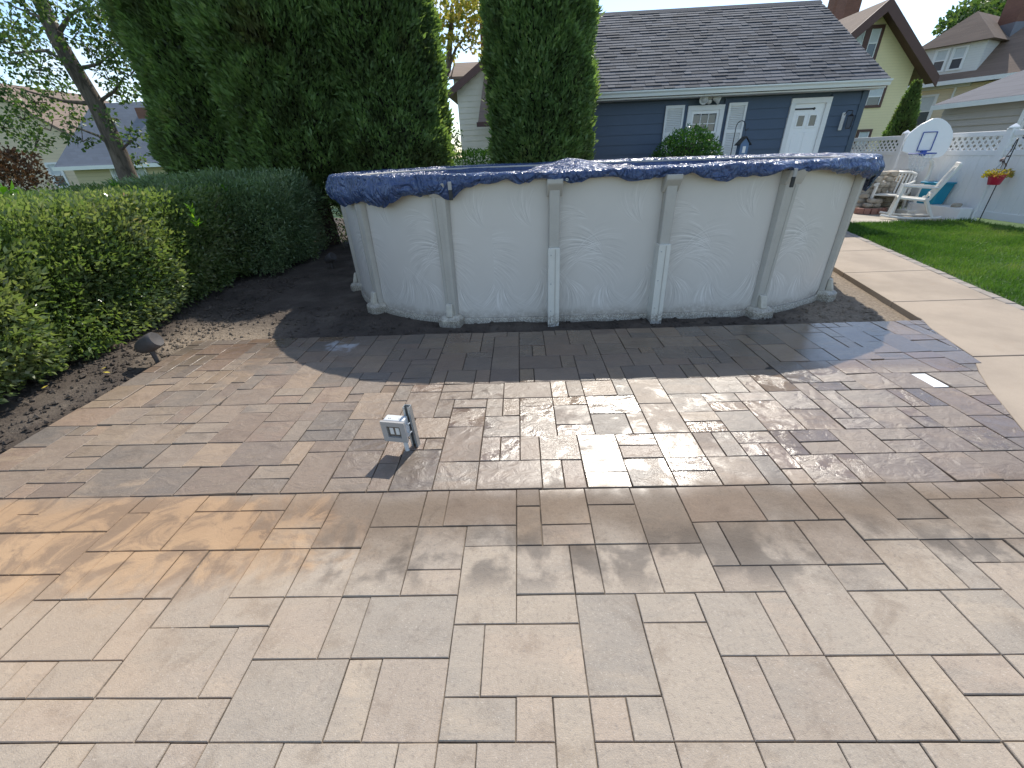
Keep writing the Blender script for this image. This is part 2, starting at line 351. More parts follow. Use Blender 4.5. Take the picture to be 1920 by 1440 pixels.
M['fallen'] = plain('fallen_leaf_yellow', (.55, .45, .06), .6, .2, 30)

# ------------------------------------------------------------------ mesh helpers
ORG = {}
def tag(o, label=None, cat=None, group=None, kind=None):
    if label: o['label'] = label
    if cat: o['category'] = cat
    if group: o['group'] = group
    if kind: o['kind'] = kind
    return o
def empty(name, loc, label, cat, group=None):
    o = bpy.data.objects.new(name, None); COL.objects.link(o); o.location = loc; o.empty_display_size = .1
    ORG[o] = np.array(loc, float); return tag(o, label, cat, group)
def link(name, me, mat, parent=None, org=(0, 0, 0)):
    o = bpy.data.objects.new(name, me); COL.objects.link(o)
    if mat is not None and not me.materials: me.materials.append(mat)
    if parent is not None: o.parent = parent; ORG[o] = ORG[parent]
    else: o.location = org; ORG[o] = np.array(org, float)
    return o
class MB:
    def __init__(s): s.v = []; s.f = []
    def add(s, vs, fs):
        b = len(s.v); s.v += [tuple(map(float, q)) for q in vs]; s.f += [tuple(b+i for i in f) for f in fs]; return s
    def box(s, a, b):
        x0, y0, z0 = a; x1, y1, z1 = b
        return s.add([(x0, y0, z0), (x1, y0, z0), (x1, y1, z0), (x0, y1, z0), (x0, y0, z1), (x1, y0, z1), (x1, y1, z1), (x0, y1, z1)],
                     [(0, 3, 2, 1), (4, 5, 6, 7), (0, 1, 5, 4), (1, 2, 6, 5), (2, 3, 7, 6), (3, 0, 4, 7)])
    def obox(s, c, ax, ay, az, sx, sy, sz):      # oriented box about centre c
        c, ax, ay, az = [np.array(q, float) for q in (c, ax, ay, az)]
        vs = [c+ax*sx*i/2+ay*sy*j/2+az*sz*k/2 for k in (-1, 1) for i, j in ((-1, -1), (1, -1), (1, 1), (-1, 1))]
        return s.add(vs, [(0, 3, 2, 1), (4, 5, 6, 7), (0, 1, 5, 4), (1, 2, 6, 5), (2, 3, 7, 6), (3, 0, 4, 7)])
    def bar(s, p, q, w, d, up=(0, 0, 1)):        # straight bar from p to q
        p, q, up = np.array(p, float), np.array(q, float), np.array(up, float)
        a = q-p; L = np.linalg.norm(a); a /= L
        x = np.cross(a, up)
        if np.linalg.norm(x) < 1e-4: x = np.cross(a, (0, 1, 0))
        x /= np.linalg.norm(x); y = np.cross(x, a)
        return s.obox((p+q)/2, x, y, a, w, d, L)
    def tube(s, pts, r, n=8, cap=True):
        pts = [np.array(p, float) for p in pts]; rs = r if isinstance(r, (list, tuple, np.ndarray)) else [r]*len(pts)
        rings = []; prev = None
        for i, p in enumerate(pts):
            t = pts[min(i+1, len(pts)-1)]-pts[max(i-1, 0)]; t = t/(np.linalg.norm(t)+1e-9)
            if prev is None: prev = np.cross(t, (0, 0, 1.)) if abs(t[2]) < .9 else np.cross(t, (0, 1., 0))
            x = prev-t*np.dot(prev, t); x /= np.linalg.norm(x)+1e-9; y = np.cross(t, x); prev = x
            rings.append([p+rs[i]*(x*math.cos(k*2*math.pi/n)+y*math.sin(k*2*math.pi/n)) for k in range(n)])
        vs = [v for r_ in rings for v in r_]; fs = []
        for i in range(len(pts)-1):
            for k in range(n):
                k2 = (k+1) % n; fs.append((i*n+k, i*n+k2, (i+1)*n+k2, (i+1)*n+k))
        if cap: fs += [tuple(reversed(range(n))), tuple(range((len(pts)-1)*n, len(pts)*n))]
        return s.add(vs, fs)
    def lathe(s, prof, c=(0, 0, 0), n=20, axis=None):
        c = np.array(c, float); vs = []; fs = []
        if axis is None: X, Yv, Z = np.eye(3)
        else:
            Z = np.array(axis, float); Z /= np.linalg.norm(Z); X = np.cross(Z, (0, 0, 1.) if abs(Z[2]) < .9 else (0, 1., 0)); X /= np.linalg.norm(X); Yv = np.cross(Z, X)
        for r_, z in prof:
            for k in range(n): a = k*2*math.pi/n; vs.append(c+X*r_*math.cos(a)+Yv*r_*math.sin(a)+Z*z)
        for i in range(len(prof)-1):
            for k in range(n): k2 = (k+1) % n; fs.append((i*n+k, i*n+k2, (i+1)*n+k2, (i+1)*n+k))
        fs += [tuple(reversed(range(n))), tuple(range((len(prof)-1)*n, len(prof)*n))]
        return s.add(vs, fs)
    def prism(s, poly, d):                       # polygon (3d points) pushed along vector d
        poly = [np.array(p, float) for p in poly]; d = np.array(d, float); n = len(poly)
        return s.add(poly+[p+d for p in poly], [tuple(range(n)), tuple(reversed(range(n, 2*n)))]+[(i, i+n, (i+1) % n+n, (i+1) % n) for i in range(n)])
    def build(s, name, mat, parent=None, org=(0, 0, 0), smooth=False, bevel=0., seg=1, kind=None, rnd=None):
        o0 = ORG[parent] if parent is not None else np.array(org, float)
        me = bpy.data.meshes.new(name); me.from_pydata([tuple(np.array(v)-o0) for v in s.v], [], s.f)
        import bmesh
        bm = bmesh.new(); bm.from_mesh(me); bmesh.ops.recalc_face_normals(bm, faces=bm.faces)
        if bevel: bmesh.ops.bevel(bm, geom=bm.edges[:], offset=bevel, segments=seg, affect='EDGES', profile=.6, clamp_overlap=True)
        bm.to_mesh(me); bm.free()
        if smooth:
            me.shade_smooth()
            me.set_sharp_from_angle(angle=R(40))
        if rnd is not None: setattr_(me, 'rnd', np.full(len(me.polygons), rnd))
        o = link(name, me, mat, parent, org)
        if kind: o['kind'] = kind
        return o
def setattr_(me, name, vals):
    at = me.attributes.new(name, 'FLOAT', 'FACE'); at.data.foreach_set('value', np.asarray(vals, np.float32))
def npmesh(name, V, Fq, rnd=None, smooth=False):
    """quads only, fast"""
    me = bpy.data.meshes.new(name); n = len(Fq)
    me.vertices.add(len(V)); me.vertices.foreach_set('co', np.asarray(V, np.float32).ravel())
    me.loops.add(n*4); me.loops.foreach_set('vertex_index', np.asarray(Fq, np.int32).ravel())
    me.polygons.add(n); me.polygons.foreach_set('loop_start', np.arange(0, n*4, 4, dtype=np.int32))
    me.update(calc_edges=True)
    if rnd is not None: setattr_(me, 'rnd', rnd)
    if smooth: me.shade_smooth()
    return me
def _h(i, j, k, s):
    x = (i*374761393+j*668265263+k*2147483647+s*974634777) & 0x7fffffff
    x = ((x ^ (x >> 13))*1274126177) & 0x7fffffff
    return ((x ^ (x >> 16)) & 0xffff)/65535.
def vnoise(P, seed=0):
    P = np.asarray(P, float); I = np.floor(P).astype(np.int64); f = P-I; f = f*f*(3-2*f); o = 0
    for a in (0, 1):
        for b in (0, 1):
            for c in (0, 1):
                wgt = (f[:, 0] if a else 1-f[:, 0])*(f[:, 1] if b else 1-f[:, 1])*(f[:, 2] if c else 1-f[:, 2])
                o = o+wgt*_h(I[:, 0]+a, I[:, 1]+b, I[:, 2]+c, seed)
    return o
def fbm(P, s=0, oc=3): return sum(vnoise(np.asarray(P)*2**k, s+k)*.5**k for k in range(oc))/sum(.5**k for k in range(oc))
def unit(a): return a/(np.linalg.norm(a, axis=-1, keepdims=True)+1e-9)
def leaves(name, P, D, L, W, mat, parent=None, org=(0, 0, 0), droop=.15, shade=None):
    """one kite-shaped, slightly folded leaf per point P, growing along D"""
    n = len(P); o0 = ORG[parent] if parent is not None else np.array(org, float)
    D = unit(D); S = unit(np.cross(D, unit(rng.normal(size=(n, 3))))); N = np.cross(D, S)
    L = (L*rng.uniform(.6, 1.25, n))[:, None]; W = (W*rng.uniform(.7, 1.2, n))[:, None]
    V = np.empty((n, 4, 3)); P = P-o0
    V[:, 0] = P; V[:, 1] = P+D*L*.45+S*W*.5+N*W*.12; V[:, 2] = P+D*L-N*L*droop; V[:, 3] = P+D*L*.45-S*W*.5+N*W*.12
    r = np.clip(rng.normal(.5, .22, n), 0, 1) if shade is None else np.clip(shade+rng.normal(0, .13, n), 0, 1)
    me = npmesh(name, V.reshape(-1, 3), np.arange(n*4).reshape(-1, 4), r)
    return link(name, me, mat, parent, org)

# ------------------------------------------------------------------ ground
POOL_C0, POOL_C1, POOL_Y, POOL_R = -.27, 2.12, 6.314, 2.05
me = bpy.data.meshes.new('ground'); me.from_pydata([(-600, -300, -.09), (600, -300, -.09), (600, 900, -.09), (-600, 900, -.09)], [], [(0, 1, 2, 3)])
tag(link('ground', me, M['lawn']), kind='structure')
nx, ny = 300, 300
gx = np.linspace(-9.5, 7.5, nx); gy = np.linspace(-.5, 14, ny); X, Y = np.meshgrid(gx, gy); P = np.c_[X.ravel(), Y.ravel(), np.zeros(nx*ny)]
Z = -.05+.045*(fbm(P*1.3, 3, 3)-.5)+.035*(fbm(P*7, 9, 3)-.45)
left = np.clip((-3.35-P[:, 0])/.5, 0, 1); Z += left*(.03+.02*fbm(P*4, 5, 2))
under = (P[:, 0] > -3.36) & (P[:, 0] < 4.0) & (P[:, 1] < 3.9); Z[under] = -.075
walkpart = P[:, 0] > 3.75+np.clip(P[:, 1]-3.9, 0, 9)*.262; Z[walkpart] = np.minimum(Z[walkpart], -.06)
P[:, 2] = Z
idx = np.arange(nx*ny).reshape(ny, nx); Fq = np.c_[idx[:-1, :-1].ravel(), idx[:-1, 1:].ravel(), idx[1:, 1:].ravel(), idx[1:, :-1].ravel()]
tag(link('soil_bed', npmesh('soil_bed', P, Fq, smooth=True), M['soil']), kind='structure')

# clods and crumbs lying on the soil: nobody could count them
def clods(n):
    b = np.array([(1, 0, 0), (0, 1, 0), (-1, 0, 0), (0, -1, 0), (0, 0, 1), (0, 0, -.6)], float)
    fs = np.array([(0, 1, 4), (1, 2, 4), (2, 3, 4), (3, 0, 4), (1, 0, 5), (2, 1, 5), (3, 2, 5), (0, 3, 5)])
    pts = []
    while len(pts) < n:
        k = random.random()
        if k < .55: x, y = random.uniform(-4.6, -3.36), random.uniform(1.6, 6.5)
        elif k < .9: x, y = random.uniform(-3.6, 3.7), random.uniform(3.9, 5.0)
        else: x, y = random.uniform(2.5, 4.2), random.uniform(3.9, 6)
        xx = min(max(x, POOL_C0), POOL_C1)
        if math.hypot(x-xx, y-POOL_Y) < POOL_R+.03: continue
        if x > 3.7+max(y-3.9, 0)*.262: continue
        pts.append((x, y))
    vs = []; ff = []
    for x, y in pts:
        j = min(int((x+9.5)/17*(nx-1)), nx-1); i = min(int((y+.5)/14.5*(ny-1)), ny-1); z = P[i*nx+j, 2]
        r_ = random.choice((.006, .008, .010, .013, .018, .026)); q = b*r_*rng.uniform(.6, 1.3, (6, 3)); a = random.uniform(0, 6)
        ro = np.array([(math.cos(a), -math.sin(a), 0), (math.sin(a), math.cos(a), 0), (0, 0, .75)])
        ff += [tuple(f+len(vs)) for f in fs]; vs += list(q@ro.T+np.array((x, y, z+r_*.25)))
    me = bpy.data.meshes.new('soil_clods'); me.from_pydata([tuple(v) for v in vs], [], ff)
    tag(link('soil_clods', me, M['soil']), 'loose dark soil clods and crumbs on the bed around the pool', 'soil', kind='stuff')
clods(3600)

# ------------------------------------------------------------------ patio of pavers
patio_edge = [(3.94, 3.9), (3.82, 3.66), (3.62, 3.04), (3.43, 2.79), (3.25, 2.52), (3.14, 2.32), (2.98, 2.04), (2.72, 1.55), (2.3, .6), (2.0, 0.)]
def edge_x(y):
    ys = [p[1] for p in patio_edge][::-1]; xs = [p[0] for p in patio_edge][::-1]
    return float(np.interp(y, ys, xs))
poly = [(-3.34, 0.), (-3.34, 3.865)]+[(x-.004, min(y, 3.865)) for x, y in patio_edge]
patio = MB().prism([(x, y, -.0068) for x, y in poly], (0, 0, -.05)).build('patio', M['sand'])
tag(patio, kind='structure')
LOWP = "-14,-1,2,1;-12,-1,2,1;-14,-3,3,2;-11,-3,1,2;-10,-2,2,2;-10,-3,2,1;-8,-3,2,3;-6,-2,2,2;-4,-2,1,2;-3,-2,3,2;-10,-5,2,2;-8,-5,2,2;-6,-5,2,3;-4,-4,2,2;-4,-5,2,1;-2,-3,2,1;-2,-6,2,3;-13,-5,1,2;-12,-6,2,3;-15,-5,2,2;-16,-5,1,2;-10,-6,2,1;-16,-7,3,2;-13,-7,1,2;-12,-8,3,2;-9,-8,1,2;-8,-7,2,2;-6,-7,1,2;-5,-7,3,2;-8,-9,3,2;-5,-9,1,2;-4,-9,2,2;-2,-8,1,2;-1,-8,3,2;0,-6,2,1;2,-8,2,3;4,-6,2,1;4,-9,2,3;6,-7,2,2;8,-7,1,2;9,-7,2,3;11,-7,3,2;11,-5,2,1;13,-5,2,2;14,-7,2,2;6,-9,1,2;7,-9,2,2;9,-9,2,2;11,-9,1,2;-10,-9,2,1;-14,-8,2,1;0,-1,1,1;0,-3,1,2;1,-2,2,2;1,-3,2,1;3,-1,2,1;3,-3,2,2;5,-3,2,3;7,-2,3,2;7,-4,1,2;8,-4,3,2;0,-5,2,2;2,-5,1,2;3,-5,2,2;5,-5,2,2;7,-5,2,1;10,-2,2,2;12,-2,1,2;13,-3,2,3;15,-2,2,2;15,-3,2,1;11,-4,2,2;17,-1,1,1;18,-1,2,1;17,-3,2,2"
UPP = "-2,0,3,2;1,0,1,2;2,0,1,2;3,1,2,3;3,0,2,1;1,2,2,2;0,2,1,2;-1,2,1,2;-2,2,1,2;0,4,2,3;0,7,2,1;2,7,2,1;2,5,2,2;2,4,2,1;4,6,3,2;4,4,2,2;6,4,1,2;5,3,2,1;5,2,2,1;5,0,2,2;-1,8,3,2;2,8,1,2;3,8,1,2;4,8,2,2;6,8,1,2;7,7,2,3;9,8,3,2;12,8,2,2;14,8,1,2;9,6,2,2;11,7,2,1;11,6,2,1;13,7,2,1;9,5,2,1;9,4,2,1;11,4,2,2;13,4,2,3;7,4,2,3;7,2,2,2;9,2,1,2;10,2,1,2;11,3,2,1;7,1,2,1;7,0,2,1;9,0,2,2;16,2,2,2;18,3,2,1;18,2,2,1;20,2,2,2;16,0,3,2;15,0,1,2;13,0,2,2;19,0,2,2;22,4,2,2;19,4,2,2;19,6,3,2;24,10,3,2;26,8,2,2;-4,7,2,1;-2,6,1,2;-1,6,1,2;-2,4,2,2;-4,5,2,2;-4,2,2,3;-4,0,2,2;-6,0,2,3;-5,3,1,1;-6,4,2,2;-5,6,1,2;-7,6,2,3;-5,8,2,1;-3,8,2,2;-9,1,2,2;-9,0,2,1;-11,0,2,3;-13,1,2,1;-13,0,2,1;-16,0,3,2;-15,2,3,2;-12,2,1,2;-11,3,2,1;-9,3,2,1;-12,4,2,1;-12,5,2,2;-12,7,2,1;-13,6,1,2;-13,4,1,2;-15,4,2,2;-15,6,2,2;-17,7,2,1;-17,4,2,3;-19,6,2,2;-19,8,3,2;-16,8,2,1;-16,9,2,1;-14,8,1,2;-13,8,2,2;-18,10,2,2;-16,10,2,2;-19,12,3,2;-21,12,2,3;-20,9,1,2;-12,15,2,3;-12,12,2,3;-6,15,3,2;-3,16,1,2;-2,16,2,2;-6,12,2,3;-2,12,2,2;-2,14,2,2;-2,10,2,2;-3,10,1,2;-5,10,2,2;-6,10,1,2;-8,10,2,1;-9,10,1,2;-11,9,2,2;0,12,3,2;3,12,1,2;4,11,2,2;2,14,3,2;5,14,1,2;0,14,1,2;1,14,1,2;0,16,2,3;1,10,3,2;0,10,1,2;6,10,1,2;7,10,2,2;8,12,2,2;8,15,3,2;-28,9,2,2;-26,8,2,3;-23,8,2,2;-28,6,3,2;-25,6,2,2;-23,7,2,1;-23,6,2,1;-24,4,2,2;-22,4,2,2;-22,2,3,2;-19,2,2,2;-17,2,2,2;-24,3,2,1;-24,2,2,1;-21,0,3,2;-18,0,2,2;-19,4,2,1;-19,5,2,1"
HOLE = (25, 8, 1, 2)
def fill(traced, i0, i1, j0, j1, block=()):
    rd = random.Random(11); occ = set(block); L = []
    for q in traced.split(';'):
        a = tuple(map(int, q.split(','))); L.append(a)
        occ |= {(a[0]+i, a[1]+j) for i in range(a[2]) for j in range(a[3])}
    sizes = [(2, 2)]*8+[(2, 1)]*4+[(1, 2)]*4+[(3, 2)]*3+[(2, 3)]*3+[(1, 1)]
    for j in range(j0, j1):
        for i in range(i0, i1):
            if (i, j) in occ: continue
            opts = sizes[:]; rd.shuffle(opts); opts += [(2, 1), (1, 2), (1, 1)]
            for ww, hh in opts:
                cs = {(i+a, j+b) for a in range(ww) for b in range(hh)}
                if i+ww <= i1 and j+hh <= j1 and not cs & occ:
                    occ |= cs; L.append((i, j, ww, hh)); break
    return L
pv = [(-.0497+i*.1188, 1.634+j*.1194, w_*.1188, h_*.1194) for i, j, w_, h_ in fill(LOWP, -28, 25, -13, 0)]
pv += [(-.029+i*.1186, 1.637+j*.1174, w_*.1186, h_*.1172) for i, j, w_, h_ in fill(UPP, -28, 34, 0, 19, {(25, 8), (25, 9)})]
def clip_poly(poly, a, b):           # keep the part left of the edge a->b
    o = []; s = lambda p: (b[0]-a[0])*(p[1]-a[1])-(b[1]-a[1])*(p[0]-a[0])
    for i, p in enumerate(poly):
        q = poly[(i+1) % len(poly)]; sp, sq = s(p), s(q)
        if sp >= 0: o.append(p)
        if (sp > 0 > sq) or (sp < 0 < sq):
            t_ = sp/(sp-sq); o.append((p[0]+(q[0]-p[0])*t_, p[1]+(q[1]-p[1])*t_))
    return o
def paver(x, y, w_, h_):
    g = (.0019 if y > 1.63 else .0013)+random.random()*.001; zt = random.gauss(0, .0013); tx, ty = random.gauss(0, .013 if y > 1.63 else .008), random.gauss(0, .013 if y > 1.63 else .008)
    j = lambda: random.uniform(-.0008, .0008)
    pl = [(x+g+j(), y+g+j()), (x+w_-g+j(), y+g+j()), (x+w_-g+j(), y+h_-g+j()), (x+g+j(), y+h_-g+j())]
    if x+w_ > edge_x(y)-.03 or x+w_ > edge_x(y+h_)-.03:
        ym = y+h_/2
        for k in range(len(patio_edge)-1):
            if patio_edge[k+1][1] <= ym <= patio_edge[k][1]: pl = clip_poly(pl, patio_edge[k+1], patio_edge[k])
    if len(pl) < 3: return None
    pl = np.array(pl); c = pl.mean(0)
    if np.ptp(pl[:, 0]) < .02 or np.ptp(pl[:, 1]) < .02: return None
    c3 = np.array([c[0], c[1], 0.]); n = len(pl)
    zf = lambda q: zt+tx*(q[0]-c[0])+ty*(q[1]-c[1])
    if n == 4 and abs((pl[1]-pl[0])[1]) < .004 and abs((pl[2]-pl[3])[1]) < .004 and abs((pl[2]-pl[1])[0]) < .004:
        # slightly wavy top of 3 x 3 faces, chamfered rim, short sides
        K = 4; ch = .0024; V = []; Fs = []
        for b_ in range(K):
            for a_ in range(K):
                u_, v_ = a_/(K-1), b_/(K-1)
                q = pl[0]*(1-u_)*(1-v_)+pl[1]*u_*(1-v_)+pl[2]*u_*v_+pl[3]*(1-u_)*v_
                q = q+(c-q)/np.maximum(np.abs(c-q), 1e-6)*ch*np.array([a_ in (0, K-1), b_ in (0, K-1)])
                rim = a_ in (0, K-1) or b_ in (0, K-1)
                V.append((q[0], q[1], zf(q)+random.uniform(-.0012, .0012)*(0.5 if rim else 1)))
        for b_ in range(K-1):
            for a_ in range(K-1): Fs.append((b_*K+a_, b_*K+a_+1, (b_+1)*K+a_+1, (b_+1)*K+a_))
        ringi = [0, 1, 2, 3, 7, 11, 15, 14, 13, 12, 8, 4]
        o = len(V)
        for r_ in ringi:
            q = np.array(V[r_][:2]); a_, b_ = r_ % 4, r_//4
            d = np.array([-1 if a_ == 0 else 1 if a_ == 3 else 0, -1 if b_ == 0 else 1 if b_ == 3 else 0])*ch
            q = q+d; V.append((q[0], q[1], zf(q)-.003))
        o2 = len(V)
        for k in range(12): V.append((V[o+k][0], V[o+k][1], -.022))
        for k in range(12):
            k2 = (k+1) % 12
            Fs.append((ringi[k], o+k, o+k2, ringi[k2])); Fs.append((o+k, o2+k, o2+k2, o+k2))
    else:
        V = []; ch = .0024
        top = [q+(c-q)/max(np.linalg.norm(c-q), 1e-6)*ch*1.4 for q in pl]
        V = [(q[0], q[1], zf(q)) for q in top]+[(q[0], q[1], zf(q)-.003) for q in pl]+[(q[0], q[1], -.022) for q in pl]
        Fs = [tuple(range(n))]
        for k in range(n):
            k2 = (k+1) % n; Fs += [(k, n+k, n+k2, k2), (n+k, 2*n+k, 2*n+k2, n+k2)]
    return np.array(V), Fs, c
def screen(c, s):                       # rough size in the picture, to pick the pieces that show largest
    v = np.array([c[0], c[1], 0.])-CAM; dz = v@_f
    if dz < .1: return 0
    px, py = 960+F*(v@_r)/dz, 720-F*(v@_u)/dz
    if not (-60 < px < 1980 and -60 < py < 1500): return 0
    return s/dz**3
made = []
for x, y, w_, h_ in pv:
    if x < -3.36 or y < .05: continue
    r_ = paver(x, y, w_, h_)
    if r_: made.append((screen(r_[2], w_*h_), r_))
made.sort(key=lambda q: -q[0])
sv, sf, s1, s2 = [], [], [], []
for k, (sc_, (V, Fs, c)) in enumerate(made):
    ra, rb = random.random(), random.random()
    if k < 300:
        me = bpy.data.meshes.new('paver'); o0 = np.array([c[0], c[1], 0.])
        me.from_pydata([tuple(v-o0) for v in V], [], Fs); me.materials.append(M['paver'])
        setattr_(me, 'rnd', np.full(len(Fs), ra)); setattr_(me, 'rnd2', np.full(len(Fs), rb))
        o = bpy.data.objects.new('paver', me); COL.objects.link(o); o.parent = patio; o.location = o0
    else:
        b_ = len(sv); sv += [tuple(v) for v in V]; sf += [tuple(i+b_ for i in f) for f in Fs]; s1 += [ra]*len(Fs); s2 += [rb]*len(Fs)
me = bpy.data.meshes.new('smaller_pavers'); me.from_pydata(sv, [], sf); setattr_(me, 'rnd', s1); setattr_(me, 'rnd2', s2)
tag(link('smaller_pavers', me, M['paver'], patio), kind='stuff')
# white lid in the gap left by one paver
hx, hy = -.029+25*.1186, 1.643+8*.1172
b = MB().box((hx-.02, hy+.012, -.011), (hx+.105, hy+.215, -.004))
tag(b.build('drain_lid', M['white'], org=(hx, hy, -.011), bevel=.002), 'white plastic drain lid set in the gap of a missing paver', 'drain lid')

# ------------------------------------------------------------------ walkway and lawn
wl = lambda y: 3.93+(y-3.9)*.258; wr = lambda y: wl(y)+1.06+max(y-3.9, 0)*.035
walk = MB().prism([(wl(3.95)+.03, 3.95, -.045), (wr(3.95), 3.95, -.045), (wr(11.5), 11.5, -.045), (wl(11.5)+.03, 11.5, -.045)], (0, 0, -.04)).build('walkway', M['sand'])
tag(walk, kind='structure')
cuts = [3.05, 4.42, 5.65, 6.95, 8.35, 9.9, 11.5]
for k in range(len(cuts)-1):
    y0, y1 = cuts[k]+.006, cuts[k+1]-.006
    if k == 0:
        pl = [(3.64, y0)]+[(x, y) for x, y in patio_edge[::-1] if y > 3.05]+[(wl(3.95), 3.95), (wl(y1), y1), (wr(y1), y1), (4.86, y0)]
    else: pl = [(wl(y0), y0), (wl(y1), y1), (wr(y1), y1), (wr(y0), y0)]
    MB().prism([(x, y, .0) for x, y in pl], (0, 0, -.07)).build('slab', M['walk'], walk, bevel=.004)
pl = [(x+.004, y) for x, y in patio_edge[::-1] if y < 3.05]+[(3.63, 3.04), (4.86, 3.04), (4.75, 0.)]
MB().prism([(x, y, .0) for x, y in pl], (0, 0, -.07)).build('slab', M['walk'], walk, bevel=.004)
y = .3
while y < 10.8:
    l_ = random.uniform(.19, .22); ym = y+l_/2; x0 = wr(ym)+.012 if ym > 3.1 else np.interp(ym, (0, 3.1), (4.76, 4.88))
    d = np.array([.27 if ym > 3.9 else .06, 1, 0]); d /= np.linalg.norm(d); n_ = np.array([d[1], -d[0], 0])
    MB().obox((x0+.05, ym, -.03+random.uniform(-.004, .004)), n_, d, (0, 0, 1), .1, l_-.01, .06).build('edging_stone', M['edging'], walk, bevel=.006)
    y += l_*.97
# concrete pad by the fence, lawn between
pad = MB().prism([(6.2, 9.75, -.012), (9.5, 9.35, -.012), (9.5, 13.2, -.012), (6.2, 13.2, -.012)], (0, 0, -.05)).build('concrete_pad', M['slab']); tag(pad, kind='structure')
lawn_poly = [(4.99, .2), (9.5, .2), (9.5, 9.33), (6.75, 9.68)]+[(wr(y)+.13, y) for y in np.linspace(9.6, 3.95, 12)]
lw = MB().prism([(x, y, -.02) for x, y in lawn_poly], (0, 0, -.05)).build('lawn', M['lawn']); tag(lw, kind='structure')
n = 90000; P2 = np.c_[rng.uniform(4.9, 9.5, n), 3.2+6.6*rng.random(n)**.85]
ok = np.array([(q[0] > (wr(q[1])+.125 if q[1] > 3.9 else 5.0)) and q[1] < np.interp(q[0], (6.75, 9.5), (9.7, 9.36)) for q in P2]); P2 = P2[ok]
P3 = np.c_[P2, np.full(len(P2), -.021)]
hgt = .035+.05*fbm(P3*1.7, 4, 2)
D = np.c_[rng.normal(0, .45, (len(P3), 2)), np.ones(len(P3))]
tag(leaves('grass', P3, D, hgt*1.25, np.full(len(P3), .0085), M['grass'], None, (7, 7, 0), .2, np.clip(fbm(P3*.9, 8, 3)*1.3-.1, 0, 1)), 'short bright green grass beside the concrete walkway', 'grass', kind='stuff')

# ------------------------------------------------------------------ pool
ARC = math.pi*POOL_R; STR = POOL_C1-POOL_C0; PER = 2*ARC+2*STR
def oval(s, d=0.):
    """point and outward normal at arc length s (0 = start of the front straight, running to +X), offset d outward"""
    s = s % PER
    if s < STR: return np.array([POOL_C0+s, POOL_Y-POOL_R-d]), np.array([0., -1.])
    s -= STR
    if s < ARC: a = -math.pi/2+s/POOL_R; c = POOL_C1
    else:
        s -= ARC
        if s < STR: return np.array([POOL_C1-s, POOL_Y+POOL_R+d]), np.array([0., 1.])
        s -= STR; a = math.pi/2+s/POOL_R; c = POOL_C0
    n = np.array([math.cos(a), math.sin(a)]); return np.array([c, POOL_Y])+n*(POOL_R+d), n
ZT = 1.36
pool = empty('swimming_pool', (.92, POOL_Y, 0), 'oval above ground swimming pool with pale printed wall and beige posts', 'pool')
def ring(rows, ns=260):                   # rows: (offset, z)
    V = []; Fq = []
    for i in range(ns):
        for d, z in rows: p, n_ = oval(i*PER/ns, d); V.append((p[0], p[1], z))
    k = len(rows)
    for i in range(ns):
        for j in range(k-1): i2 = (i+1) % ns; Fq.append((i*k+j, i2*k+j, i2*k+j+1, i*k+j+1))
    return np.array(V), Fq
ns = 260; V, Fq = ring([(0, -.06), (0, .2), (0, .5), (0, .8), (0, 1.1), (0, ZT)], ns)
me = npmesh('wall', V-ORG[pool], Fq, smooth=True)
uvl = me.uv_layers.new(name='UVMap'); data = np.zeros((len(me.loops), 2), np.float32)
vi = np.zeros(len(me.loops), np.int32); me.loops.foreach_get('vertex_index', vi)
data[:, 0] = (vi//6)*PER/ns; data[:, 1] = V[vi, 2]
last = np.repeat(np.arange(len(Fq))//5 == ns-1, 4) & (vi//6 == 0); data[last, 0] = PER
data[:, 0] += 1.075*5-.62
uvl.data.foreach_set('uv', data.ravel())
link('wall', me, M['wall'], pool)
V, Fq = ring([(-.01, ZT-.02), (-.12, ZT), (-.12, ZT+.03), (.09, ZT+.03), (.10, ZT+.005), (.02, ZT-.02), (-.01, ZT-.02)]); link('top_rail', npmesh('top_rail', V-ORG[pool], Fq), M['post'], pool)
V, Fq = ring([(.001, .012), (.012, .016), (.024, .01), (.026, -.06)]); link('bottom_rail', npmesh('bottom_rail', V-ORG[pool], Fq), M['foot'], pool)
V, Fq = ring([(-.02, 1.2), (-.8, 1.2), (-2.04, 1.2)]); link('water', npmesh('water', V-ORG[pool], Fq), M['lead'], pool)

